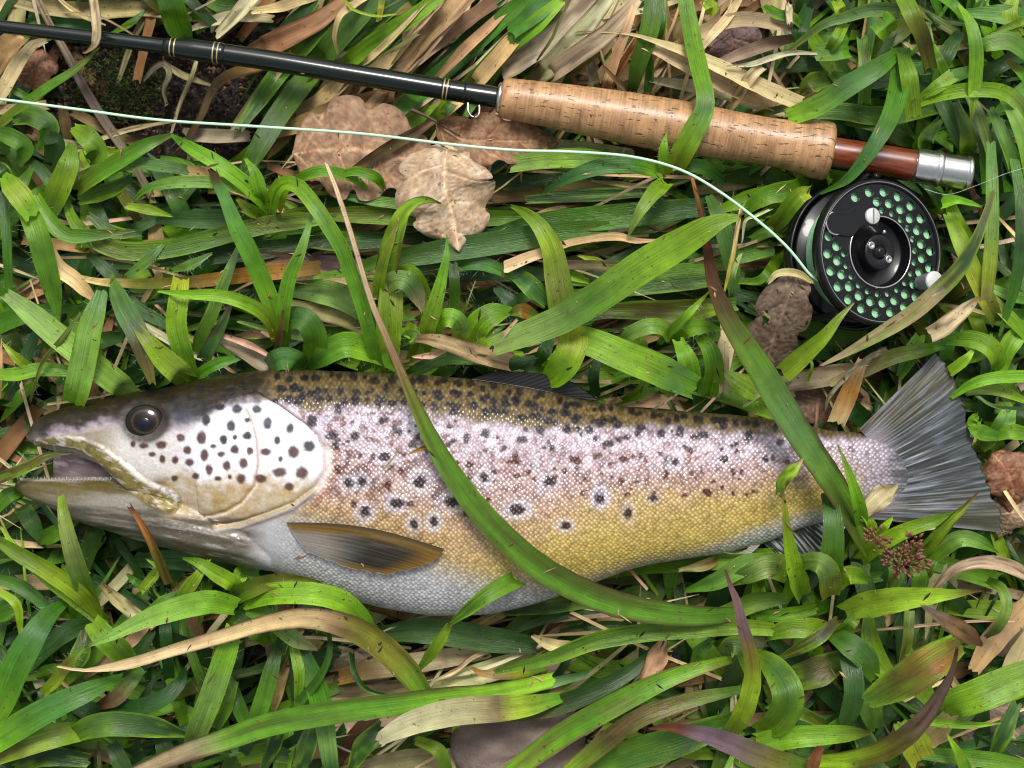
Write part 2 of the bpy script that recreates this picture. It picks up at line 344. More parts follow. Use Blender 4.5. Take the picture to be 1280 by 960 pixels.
GILL_EDGE = [(325, 490), (333, 497), (350, 507), (367, 520), (383, 531), (396, 545), (404, 563), (404, 587), (394, 607), (367, 627), (333, 640), (300, 651), (270, 656)]
GILL = GILL_EDGE + [(250, 640), (245, 600), (250, 540), (285, 500)]
PREOP = [(308, 512), (314, 524), (321, 550), (323, 580), (318, 607), (302, 627), (283, 638), (255, 645)]
MAXIL = [(48, 552), (75, 550), (100, 553), (125, 565), (148, 585), (172, 606), (195, 620), (210, 626)]
SPOTS = """335,530,7 363,536,6 347,551,5 367,565,8 387,558,8 332,565,6.5 351,574,3.5 350,590,8 378,591,8.5 362,608,6 326,598,7 305,579,6.5 284,582,6 302,598,6.5 288,596,3
256,569,6.5 262,587,6 237,578,5.5 219,575,5 234,563,5.5 203,574,5 202,556,6.5 226,547,5.5 252,547,8 280,550,6 294,562,6 290,533,7 310,545,6 297,513,7 294,547,3.5 313,564,5
277,568,4.5 180,557,5 190,568,4 267,558,3.5 310,526,4 218,598,4.5 167,555,4 245,595,5 273,598,4 258,525,7 322,513,6 257,508,6 275,509,6
372,501,7 389,492,6 422,511,6 444,501,6.5 490,505,6 352,486,6 365,485,5 390,526,8 415,545,7 420,557,6 422,587,6 437,604,7,h 452,602,6.5,h 444,546,7,h 480,571,7,h 501,589,5
525,602,9,h 496,629,8,h 456,640,7.5,h 442,630,5 517,655,6.5,h 542,652,6.5,h 545,621,6 565,627,9,h 582,641,5 604,661,5 516,556,6 499,540,5 480,525,6 584,547,6 606,542,6 587,580,5.5
606,597,7,h 566,514,6 591,507,6 607,517,6 622,515,6 632,506,5.5 605,499,5.5 549,496,5.5 485,607,6 512,630,5 650,522,5 645,501,6 662,505,6 672,520,6 675,537,7 654,549,6 645,572,6
691,515,5.5 705,517,6 709,537,6 720,526,5 721,576,6 706,589,4 687,602,7.5,h 646,637,9,h 707,657,6,h 737,537,6 747,570,6 762,554,6 750,618,7,h 750,624,7,h 749,529,6 772,531,6 780,574,5.5
777,600,5 785,641,7,h 800,535,6 826,542,6.5 835,526,5 850,539,7 879,544,6.5 836,575,7,h 844,577,6,h 816,622,6,h 801,570,4 905,574,6,h 904,532,6 881,614,4 942,615,4 935,545,7 957,574,5,h
870,524,5 774,549,5 861,562,4 927,590,3.5 975,552,5 1005,576,5 1064,562,5 1085,567,4 1107,572,5 560,556,4 545,570,4 630,560,4 690,560,4 610,625,4 570,600,4 660,590,4 920,555,4 990,540,4"""
def back_line(x): return pchip(x, [30, 60, 100, 143, 213, 247, 280, 333, 400, 480, 560, 640, 720, 800, 900, 1000, 1110], [552, 543, 536, 529, 533, 525, 511, 503, 514, 510, 522, 534, 539, 536, 541, 547, 551])
def build_fish():
    root = empty('brown_trout', fish_world(np.array(560.), np.array(620.), np.array(-80.)))
    tag(root, 'spotted brown trout lying on its side in the grass with open mouth', 'fish')
    xs = np.r_[np.linspace(34, 60, 8), np.linspace(68, 1142, 116)]
    V1, F1 = loft(xs, pchip(xs, *FT), pchip(xs, *FB), pchip(xs, *FTH))
    xj = np.r_[np.linspace(19, 50, 8), np.linspace(60, 345, 40)]
    V2, F2 = loft(xj, pchip(xj, *JT), pchip(xj, *JB), pchip(xj, *JTH))
    xm = np.linspace(64, 215, 24)
    V3, F3 = loft(xm, np.interp(xm, [52, 215], [545, 560]), np.interp(xm, [52, 130, 215], [604, 606, 650]), np.interp(xm, [64, 70, 100, 215], [1, 3, 8, 30]), zoff=-7)
    F = F1 + [tuple(i + len(V1) for i in f) for f in F2] + [tuple(i + len(V1) + len(V2) for i in f) for f in F3]
    me = bpy.data.meshes.new('tmp'); me.from_pydata(np.vstack((V1, V2, V3)).tolist(), [], F)
    to = bpy.data.objects.new('tmp', me); COL.objects.link(to)
    md = to.modifiers.new('r', 'REMESH'); md.mode = 'VOXEL'; md.voxel_size = 1.45
    sm = to.modifiers.new('s', 'SMOOTH'); sm.iterations = 6; sm.factor = .5
    ev = to.evaluated_get(bpy.context.evaluated_depsgraph_get()); m2 = bpy.data.meshes.new_from_object(ev)
    n = len(m2.vertices); V = np.zeros(n * 3, np.float32); m2.vertices.foreach_get('co', V); V = V.reshape(-1, 3).astype(float)
    Nn = np.zeros(n * 3, np.float32); m2.vertices.foreach_get('normal', Nn); Nn = Nn.reshape(-1, 3)
    bpy.data.objects.remove(to); bpy.data.meshes.remove(me)
    def seen(V):
        s = (H - ZF) / (H - ZF - V[:, 2] * K0); return 640 + (V[:, 0] - 640) * s, 480 + (V[:, 1] - 480) * s
    x, y = seen(V)
    front = sstep(-10, 5, V[:, 2])
    gd = polydist(x, y, GILL_EDGE); gin = inside(x, y, GILL)
    # --- relief: gill cover, fold lines, upper lip, eye socket
    d = np.where(gin, 4.2 * (1 - np.exp(-gd / 2.2)) * np.exp(-gd / 70), -1.6 * np.exp(-gd / 4.))
    pd = polydist(x, y, PREOP); d = d - 1.3 * np.exp(-(pd / 2.0) ** 2)
    pin = inside(x, y, PREOP + [(235, 640), (235, 530)]); d = d + np.where(pin, 1.3 * (1 - np.exp(-pd / 3)) * np.exp(-pd / 35), 0)
    mxd = polydist(x, y, MAXIL); mw = np.interp(x, [45, 100, 160, 210], [4, 8, 12, 15]); d = d + 4.5 * sstep(1.25, .7, mxd / mw)
    ed = np.hypot((x - 181) / 1.1, y - 527); d = d - 3. * np.exp(-(ed / 22.) ** 4) + .9 * np.exp(-((ed - 29) / 4.5) ** 2)
    throat = sstep(640, 652, y) * sstep(340, 300, x) * (y > 640)
    fold = np.sin((y - .22 * x - 4 * fbm(x / 40, y / 40)) / 2.6) * .8; d = d + throat * fold
    jawl = sstep(232, 205, x) * sstep(598, 606, y) * sstep(200, 150, x)
    d = d + jawl * np.sin((y - .12 * x) / 2.8) * .5
    # fold lines sweeping down from the gill cover
    for k, off in enumerate((9, 17, 26)):
        ln = [(a, b + off * (.35 + .65 * sstep(270, 380, np.array(float(410 - a))))) for a, b in GILL_EDGE[8:]]
        fd = polydist(x, y, ln); d = d + 1.5 * np.exp(-(fd / 2.4) ** 2) * sstep(410, 385, x)
    d = d + .5 * (fbm(x / 18, y / 18) - .5) * sstep(60, 420, x) + (1.1 * (fbm(x / 7, y / 5, 3) - .5) + .9 * (fbm(x / 26, y / 8) - .5)) * sstep(345, 300, x)
    V = V + Nn * (d * front)[:, None]
    # --- colour
    c = np.zeros((n, 3))
    def lay(col, a): c[:] = c * (1 - a[:, None]) + np.asarray(col) * a[:, None]
    bl = back_line(x); bot = pchip(x, *FB); top = pchip(x, *FT)
    wob = (fbm(x / 14, y / 9) - .5) * 16
    v = (y - bl + wob * .5) / np.maximum(bot - bl, 1)
    c[:] = lin(174, 158, 170)
    lay(lin(176, 150, 148), sstep(.02, .35, v) * sstep(330, 480, x))
    lay(lin(180, 150, 122), sstep(.28, .58, v))
    gold = sstep(.40, .92, v + .10 * sstep(600, 760, x) + .06 * sstep(880, 980, x) + (fbm(x / 26, y / 14) - .5) * .3) * sstep(430, 640, x)
    lay(lin(186, 164, 80), gold * .88)
    lay(lin(168, 140, 86), sstep(.45, .62, v) * sstep(.9, .7, v) * sstep(620, 480, x) * .8)
    belly = sstep(.74, .93, v + .20 * sstep(640, 420, x) - .16 * sstep(620, 740, x) + .14 * sstep(850, 960, x)); lay(lin(176, 176, 176), belly)
    body = sstep(0, 6, np.where(gin, -gd, gd)) * (x > 300)
    # pigment: brown mottling of single scales
    mott = fbm(x / 5.5, y / 5.5, 2); lay(lin(92, 60, 50), sstep(.46, .66, mott) * sstep(.75, .3, v) * sstep(-.1, .05, v) * (.52 + .3 * sstep(640, 430, x)) * body)
    bright = sstep(.5, .64, fbm(x / 11 + 40, y / 8, 3)) * sstep(.5, .1, v) * body; lay(lin(214, 210, 226), bright * .385)
    # head
    hd = ((x < 415) & (gin | (x < 300))).astype(float); hm = np.where(gin, 1, sstep(330, 290, x))
    lay(lin(228, 230, 240), hm * sstep(-8, 10, y - bl) * sstep(205, 260, x + .25 * (y - 540)))
    lay(lin(198, 194, 190), hm * sstep(-2, 14, y - bl) * sstep(265, 190, x) * sstep(60, 120, x))
    lay(lin(122, 110, 76), hm * sstep(-2, 10, y - bl) * sstep(165, 120, x + .4 * (y - 545)) * .75)
    gold2 = sstep(580, 616, y + (fbm(x / 12, y / 12) - .5) * 36) * hm * sstep(150, 220, x); lay(lin(150, 120, 32), gold2 * (.65 + .35 * fbm(x / 10 + 3, y / 6)))
    lay(lin(200, 196, 190), sstep(.45, .62, fbm(x / 9, y / 16)) * gold2 * .2)
    # throat and lower jaw: olive grey, darkened to paint in the underside's shading
    lay(lin(84, 78, 66), throat * .95 + 0 * x)
    lay(lin(142, 138, 132), throat * sstep(.55, .7, fbm(x / 30, (y - .22 * x) / 3.)) * .8)
    jaw = sstep(215, 195, x) * sstep(597, 601, y)
    lay(lin(90, 78, 40), jaw * sstep(640, 610, y)); lay(lin(84, 80, 68), jaw * sstep(612, 640, y)); lay(lin(124, 118, 106), jaw * sstep(.55, .7, fbm(x / 30, (y - .12 * x) / 3.)) * .7)
    lay(lin(176, 168, 164), jaw * sstep(603, 599, y))
    lay(lin(88, 80, 50), jaw * np.exp(-((y - 607 - .05 * x) / 4.) ** 2) * .7)
    # mouth: pinkish grey with its shade painted in, darkest towards the corner
    mouth = inside(x, y, [(44, 557), (67, 563), (110, 574), (133, 584), (147, 597), (44, 597)]) & (mxd > mw * .8)
    lay(lin(108, 90, 94), mouth * 1.); lay(lin(156, 146, 150), mouth * sstep(.5, .66, fbm(x / 16, (y - x * .25) / 4., 2)) * .6); lay(lin(70, 52, 56), mouth * sstep(95, 140, x) * .6); lay(lin(96, 84, 84), mouth * sstep(584, 596, y) * .8)
    # upper lip
    ml = sstep(1.12, .95, mxd / mw); lay(lin(136, 122, 70), ml); lay(lin(198, 192, 184), ml * sstep(.5, .8, mxd / mw) * (y < np.interp(x, [50, 120, 210], [552, 562, 626])))
    lay(lin(134, 118, 62), ml * sstep(.6, .2, mxd / mw) * sstep(110, 160, x) * .75); lay(lin(90, 84, 54), ml * sstep(110, 70, x) * .6)
    lay(lin(74, 62, 34), ml * sstep(.52, .68, fbm(x / 5 + y / 9, y / 5, 3)) * .55); lay(lin(214, 210, 204), ml * sstep(.6, .72, fbm(x / 14 + y / 10 + 7, (y - x * .5) / 3., 2)) * .5)
    lay(lin(110, 92, 60), np.exp(-((mxd - mw * 1.1) / 1.5) ** 2) * sstep(70, 110, x) * .55)
    # dark back and head top; the flank boundary is partly a painted reflection edge
    bk = sstep(6, -10, y - bl + wob); bkc = lin(36, 30, 11) + (lin(98, 82, 50) - lin(36, 30, 11)) * sstep(318, 352, x + (y - 480) * .3 + wob * .6)[:, None]; c[:] = c * (1 - bk[:, None]) + bkc * bk[:, None]
    lay(lin(34, 30, 18), bk * sstep(.5, .62, fbm(x / 6, y / 6, 2)) * (.7 - .45 * sstep(318, 352, x)))
    lay(lin(132, 112, 74), bk * sstep(.52, .7, fbm(x / 4 + 30, y / 4, 2)) * .45 * sstep(318, 352, x + wob * .6))
    lay(lin(40, 36, 24), sstep(12, 1, y - top) * .5 * (x > 330))
    lay(lin(64, 62, 52), sstep(60, 40, x) * sstep(600, 560, y) * .6)
    lay(lin(54, 56, 66), np.exp(-((x - 228) / 24) ** 2 - ((y - 522) / 13) ** 2) * .95)
    lay(lin(44, 38, 28), np.exp(-(np.maximum(ed - 24, 0) / 5.) ** 2) * .92)
    lay(lin(46, 42, 32), np.exp(-((x - 150) / 16) ** 2 - ((y - 522) / 8) ** 2) * .7)
    # gill cover rim, fold lines
    lay(lin(62, 50, 44), np.where(gin, 0, np.exp(-(gd / 2.4) ** 2)) * sstep(575, 530, y))
    lay(lin(222, 206, 198), np.exp(-((gd - 7) / 5.) ** 2) * ~gin * sstep(540, 570, y) * (x > 300) * .85)
    lay(lin(164, 118, 98), np.exp(-((gd - 16) / 4.) ** 2) * ~gin * sstep(545, 575, y) * (x > 390) * .7)
    lay(lin(140, 106, 64), np.exp(-(pd / 1.7) ** 2) * .8); lay(lin(228, 214, 196), np.exp(-((pd - 3.) / 1.8) ** 2) * ~pin * .6 * (y > 530))
    for off, cc in ((4, (196, 158, 78)), (9, (232, 216, 180)), (14, (150, 118, 60)), (21, (214, 204, 190)), (29, (150, 140, 130))):
        ln = [(a, b + off * (.35 + .65 * sstep(270, 380, np.array(float(410 - a))))) for a, b in GILL_EDGE[8:]]
        lay(lin(*cc) * .85, np.exp(-(polydist(x, y, ln) / 3.) ** 2) * sstep(412, 385, x) * ~gin * .95)
    # spots
    rr = random.Random(3)
    sp = [tuple(t.split(',')) for t in SPOTS.split()]
    sp = [(float(t[0]), float(t[1]), float(t[2]), len(t) > 3) for t in sp]
    for gx in range(350, 1075, 15):
        b0 = float(back_line(np.array([float(gx)]))[0]); t0 = float(pchip(np.array([float(gx)]), *FT)[0]); yy = t0 + 8
        while yy < b0 - 6:
            sp.append((gx + rr.uniform(-6, 6), yy + rr.uniform(-4, 4), rr.uniform(3.5, 6.5), False)); yy += 14
    for gx in range(150, 330, 14): sp.append((gx + rr.uniform(-4, 4), 500 - (gx - 150) * .1 + rr.uniform(-6, 8), rr.uniform(3, 6), False))
    for i in range(80):
        gx = rr.uniform(410, 1000); b0 = float(back_line(np.array([gx]))[0]); sp.append((gx, b0 + rr.random() * 90 - 6, rr.uniform(2.2, 4.4), False))
    edge = (fbm(x / 3.2, y / 3.2, 2) - .5)
    for sx, sy, sr, halo in sp:
        m = np.where((np.abs(x - sx) < sr * 3.6) & (np.abs(y - sy) < sr * 3.6))[0]
        if not len(m): continue
        ax = 1 + .18 * math.sin(sx * 3.1); hd_ = sx < 400
        q = np.hypot((x[m] - sx) * ax, (y[m] - sy) / ax) / sr + edge[m] * (.35 if hd_ else .75)
        if halo:
            a = sstep(2.5, 1.2, q) * (.22 + .36 * abs(math.sin(sx * 7.7))); c[m] = c[m] * (1 - a[:, None]) + lin(208, 204, 216) * a[:, None]
        brown = ((sy > 560 and not halo) or sx < 270) and sy > 528
        a = sstep(1.22, .62, q) * (.95 if halo or hd_ else .9); cc = lin(70, 36, 24) if brown else lin(26, 22, 30)
        if halo: cc = lin(36, 16, 20)
        c[m] = c[m] * (1 - a[:, None]) + cc * a[:, None]
    c *= (.9 + .2 * fbm(x / 30, y / 30))[:, None]
    tb = sstep(1030, 1104, x + 16 * (fbm(x / 9, y / 9) - .5)); lay(lin(150, 140, 150), tb * sstep(540, 565, y)); tb2 = sstep(1100, 1132, x + 26 * (vnoise(y / 3.5, x / 40) - .5)); lay(lin(66, 70, 74), tb2 * .9); lay(lin(150, 152, 162), tb2 * sstep(.6, .75, vnoise(y / 2.2, x / 30 + 9)) * .6)
    # lateral line
    ll = np.exp(-((y - np.interp(x, [405, 700, 1100], [548, 566, 582])) / 1.2) ** 2) * (x > 410); lay(lin(120, 100, 92), ll * .3)
    scale_amt = np.where(x > 300, sstep(3, 14, np.where(gin, -gd, gd)), 0) * sstep(330, 420, x + (y - 560) * .1) * np.where(y < 505, 1, 1)
    scale_amt = scale_amt * (1 - .8 * sstep(1112, 1138, x)); scale_amt = np.maximum(scale_amt, (sstep(335, 350, x) * sstep(6, -4, y - bl)) * ~gin)
    sheen = .14 * body * sstep(-.1, .1, v) * sstep(1.1, .6, v) + .05
    # scale coordinates: along the flank and round the girth, one scale = one unit
    g = np.hypot(V[:, 2], 0); uvv = np.stack((x / 4.7, (y + (82 - np.abs(V[:, 2])) * .25) / 4.7), -1)
    for v3, arr in ((V, None),): pass
    Fq = [tuple(p.vertices) for p in m2.polygons]
    W = fish_world(V[:, 0], V[:, 1], V[:, 2])
    bd = mesh('body', W, Fq, M_FISH, root, col=np.clip(c, .002, .92), uv=uvv, extra={'scale_amount': scale_amt, 'sheen': sheen})
    # y flips in fish_world: turn the faces outward again
    bd.data.flip_normals()
    def surf(px, py, r=5):                                # height of the flank at a place
        m = np.hypot(x - px, y - py) < r; return float(V[m, 2].max()) if m.any() else 0.
    # --- eye
    def dome(name, cx, cy, cz, rx, ry, rz, colf, mat, parent, n=14, m=40):
        t = np.linspace(0, np.pi / 2, n); a = np.linspace(0, 2 * np.pi, m, endpoint=False)
        T, A = np.meshgrid(t, a, indexing='ij'); Vx = cx + rx * np.sin(T) * np.cos(A); Vy = cy + ry * np.sin(T) * np.sin(A); Vz = cz + rz * np.cos(T)
        Wd = fish_part(Vx, Vy, Vz).reshape(-1, 3); Fd = gridfaces(n, m, True)
        Fd = [f[::-1] for f in Fd]
        return mesh(name, Wd, Fd, mat, parent, col=colf(np.sin(T).ravel(), A.ravel()))
    ez = surf(181, 527, 8) - 3
    def iris(s, a):
        cc = np.outer(np.ones_like(s), lin(22, 17, 11)); g = .14 * np.exp(-((s - .64) / .05) ** 2); cc = cc * (1 - g[:, None]) + lin(176, 142, 84) * g[:, None]
        k = sstep(.8, .97, s); cc = cc * (1 - k[:, None]) + lin(20, 18, 16) * k[:, None]
        f = .7 + .6 * vnoise(a * 5, s * 6); return cc * f[:, None]
    eye = dome('eye', 181, 527, ez, 24.5, 21.5, 8.5, iris, M_EYE, root)
    dome('pupil', 180, 529, ez + 2.6, 14.5, 13.2, 6.6, lambda s, a: np.outer(np.ones_like(s), (.004, .005, .010)), M_EYE, eye)
    # --- fins: sheets with rays in relief, given thickness
    def sheet(name, G, col, th, parent=root, mat=M_FIN):
        n, m = G.shape[:2]; A = G.reshape(-1, 3); B = A.copy(); B[:, 2] -= th
        F = gridfaces(n, m); F = [f[::-1] for f in F] + [tuple(i + n * m for i in f) for f in F]
        rim = [i * m for i in range(n)] + [(n - 1) * m + j for j in range(1, m)] + [i * m + m - 1 for i in range(n - 2, -1, -1)] + list(range(m - 2, 0, -1))
        for i in range(len(rim)):
            a, b = rim[i], rim[(i + 1) % len(rim)]; F.append((a, b, b + n * m, a + n * m))
        Wd = fish_part(np.r_[A[:, 0], B[:, 0]], np.r_[A[:, 1], B[:, 1]], np.r_[A[:, 2], B[:, 2]])
        return mesh(name, Wd, F, mat, parent, col=np.vstack((col, col)))
    def fan(base, edge, n, m, zf):
        b = catmull(np.array(base, float), m); e = catmull(np.array(edge, float), m); r = np.linspace(0, 1, n)[:, None, None]
        Gxy = b[None] * (1 - r) + e[None] * r; R, A = np.meshgrid(np.linspace(0, 1, n), np.linspace(0, 1, m), indexing='ij')
        return np.dstack((Gxy, zf(R, A))), R, A
    # tail
    ray = lambda A, R, f: np.sin(A * f * 2 * np.pi + 1.5 * vnoise(A * 9, R * 2))
    G, R, A = fan([(1074, 536), (1092, 560), (1098, 595), (1094, 625), (1084, 648)],
                  [(1170, 441), (1183, 455), (1196, 482), (1206, 512), (1214, 548), (1228, 580), (1238, 610), (1248, 636), (1257, 666)], 70, 240,
                  lambda R, A: 10 - 6 * R + 5 * np.sin(A * 5 + 1) * R + (1.0 * (vnoise(A * 62 + R * 3, R * 2) - .5) + .6 * (vnoise(A * 150 + R * 4, R * 3) - .5)) * sstep(0, .2, R) - 6 * sstep(.8, 1, np.abs(A * 2 - 1)))
    G[..., 0] += sstep(.8, 1, R) * (9 * (vnoise(A * 55, R * .5) - .6) + 6 * (vnoise(A * 21, R * .5) - .5))
    st = vnoise(A * 70 + R * 3, R * 4 + 3) * .45 + vnoise(A * 170 + R * 6, R * 9) * .32 + vnoise(A * 14, R * 3) * .33
    f = sstep(.50, .74, st) * (.3 + .7 * sstep(1.05, .35, R)) * .66; cc = np.zeros(G.shape); 
    cc[:] = lin(56, 62, 62); ol = np.exp(-((A - .12) / .1) ** 2) * .6 + sstep(.7, .95, A) * .6
    cc = cc * (1 - ol[..., None]) + lin(84, 78, 50) * ol[..., None]
    cc = cc * (1 - f[..., None]) + lin(130, 136, 150) * f[..., None]
    bs = sstep(.3, .0, R) * sstep(.02, .2, A); cc = cc * (1 - bs[..., None] * .8) + lin(166, 158, 168) * bs[..., None] * .8
    sc_ = sstep(.25, .1, R + .12 * (vnoise(A * 30, R * 9) - .5)) * (np.sin(G[..., 0] * 1.2 + G[..., 1] * .9) * np.sin(G[..., 0] * 1.2 - G[..., 1] * .9) * .5 + .5)
    cc = cc * (1 - .35 * sc_[..., None]); tp = sstep(.1, .02, A) * sstep(.5, .1, R); cc = cc * (1 - tp[..., None] * .8) + lin(70, 60, 36) * tp[..., None] * .8
    sheet('tail_fin', G, cc.reshape(-1, 3), 3.)
    # pectoral fin, lying on the belly
    pb = [(358, 653), (362, 660), (372, 676), (384, 690)]; pe = [(553, 686), (552, 694), (532, 706), (482, 718)]
    G, R, A = fan(pb, pe, 60, 46, lambda R, A: 0 * R)
    G[..., 1] += 10 * np.sin(R * np.pi) * (A - .55) - 5 * np.sin(R * np.pi) * (1 - A)
    cdum = 0; zz = np.array([[surf(G[i, j, 0], G[i, j, 1], 7) for j in (0, 15, 30, 45)] for i in range(0, 60, 6)] )
    zi = np.array([np.interp(np.linspace(0, 1, 60), np.linspace(0, 54 / 59, 10), zz[:, k]) for k in range(4)]).T
    zg = np.array([np.interp(np.linspace(0, 1, 46), [0, 1 / 3, 2 / 3, 1], zi[i]) for i in range(60)])
    G[..., 0] += sstep(.8, 1, R) * 5 * (vnoise(A * 14, R) - .5); G[..., 1] += sstep(.9, 1, A) * 2.5 * (vnoise(R * 16, A) - .5)
    G[..., 2] = np.maximum(zg, np.max(zg) - 34 * A - 12) + 4 + 5 * R + .16 * np.sin(A * 24 * np.pi) * sstep(0, .2, R)
    cc = np.zeros(G.shape); cc[:] = lin(112, 84, 18)
    dk = sstep(.06, .3, A) * sstep(1., .8, A) * sstep(.2, .42, R + .1 * (vnoise(A * 25, R * 3) - .5)) * sstep(1, .78, R); cc = cc * (1 - dk[..., None] * .93) + lin(26, 27, 22) * dk[..., None] * .93
    wh = sstep(.62, .12, R + .12 * (vnoise(A * 20, R * 3) - .5)) * sstep(.12, .45, A); cc = cc * (1 - wh[..., None] * .8) + lin(146, 144, 138) * wh[..., None] * .8
    stk = sstep(.55, .8, vnoise(A * 26, R * 5)) * sstep(.9, .6, R); cc = cc * (1 - .22 * stk[..., None]) + lin(130, 126, 112) * .22 * stk[..., None]
    cc *= (.8 + .4 * vnoise(A * 40, R * 3))[..., None]
    tpe = sstep(.12, .02, A); cc = cc * (1 - tpe[..., None] * .7) + lin(56, 54, 44) * tpe[..., None] * .7
    sheet('pectoral_fin', G, cc.reshape(-1, 3), 1.6)
    # anal fin
    G, R, A = fan([(950, 676), (985, 662), (1010, 655), (1035, 648)], [(968, 690), (1000, 700), (1030, 694), (1062, 652)], 24, 90, lambda R, A: 2 - 6 * R + .9 * np.sin(A * 36 * np.pi) * sstep(0, .2, R))
    st = vnoise(A * 60, R * 2); f = sstep(.5, .8, st); cc = np.zeros(G.shape); cc[:] = lin(60, 62, 56); cc = cc * (1 - f[..., None]) + lin(190, 190, 192) * f[..., None]
    sheet('anal_fin', G, cc.reshape(-1, 3), 2.)
    # pelvic fin edge at the belly
    G, R, A = fan([(900, 690), (915, 692), (930, 688), (940, 680)], [(925, 692), (935, 693), (942, 689), (955, 676)], 12, 24, lambda R, A: 16 - 6 * R + .8 * np.sin(A * 16 * np.pi))
    sheet('pelvic_fin', G, np.tile(lin(176, 172, 164), (12 * 24, 1)), 2.)
    # dorsal fin folded flat along the back
    G, R, A = fan([(588, 474), (630, 480), (675, 488), (712, 496)], [(620, 464), (665, 466), (712, 476), (748, 500)], 18, 80, lambda R, A: 14 + 3 * R + .12 * np.sin(A * 30 * np.pi) * sstep(0, .2, R))
    cc = np.tile(lin(24, 25, 26), (18 * 80, 1)) * (.6 + .7 * vnoise(A * 50, R * 2).reshape(-1, 1))
    sheet('dorsal_fin', G, cc, 2.)
    # teeth along the lower jaw
    TV, TF = [], []
    for i in range(22):
        px = 42 + i * 4.6; yb = 599 - .5 * math.sin(i); zt = float(np.interp(px, [40, 147], [10, 34])) * .75
        h = rr.uniform(2.5, 4.5); o = len(TV)
        TV += [(px - 1.2, yb + 1, zt), (px + 1.2, yb + 1, zt), (px, yb + 1, zt + 2.2), (px + rr.uniform(-.6, .8), yb - h, zt + .8)]; TF += [(o, o + 2, o + 3), (o + 2, o + 1, o + 3), (o + 1, o, o + 3)]
    TV = np.array(TV); tag(mesh('teeth', fish_part(TV[:, 0], TV[:, 1], TV[:, 2]), TF, M_WHITE, root, smooth=False), kind='stuff')
    return surf
surf = build_fish()
# ------------------------------------------------------------------ fly rod
ROD = [(-90, 22), (0, 33), (150, 51), (300, 70), (460, 96), (620, 121.5), (640, 124), (840, 157), (1040, 190), (1215, 218)]
RZ = 0.046
def rod_y(px): return float(pchip(np.array([float(px)]), [p[0] for p in ROD], [p[1] for p in ROD])[0])
def rod_z(px): return float(np.interp(px, [-200, 0, 600, 1200], [.047, .047, .046, .049]))
def rod_pt(px): z = rod_z(px); return P(px, rod_y(px), z)
def lathe_rod(name, prof, mat, parent, n=40, a0=0, a1=2 * np.pi, cap=True, roff=0.):
    """prof: list of (photo x, radius in photo px) along the rod's own axis"""
    V, UV = [], []; closed = a1 - a0 > 6.28; L = 0; last = None
    m = n if closed else n
    for px, r in prof:
        c = rod_pt(px); t = rod_pt(px + 4) - rod_pt(px - 4); t /= np.linalg.norm(t)
        u = np.cross((0, 0, 1), t); u /= np.linalg.norm(u); w_ = np.cross(t, u); k = kz(c[2])
        if last is not None: L += np.linalg.norm(c - last) * 1000
        last = c
        for j in range(m):
            a = a0 + (a1 - a0) * j / (n if closed else n - 1); rr_ = (r + roff) * k
            V.append(c + rr_ * (math.cos(a) * u + math.sin(a) * w_)); UV.append((L, a * r * .4))
    F = gridfaces(len(prof), m, closed)
    if cap: F.append(tuple(range(m))[::-1]); F.append(tuple((len(prof) - 1) * m + j for j in range(m)))
    o = mesh(name, V, F, mat, parent, uv=np.array(UV))
    return o
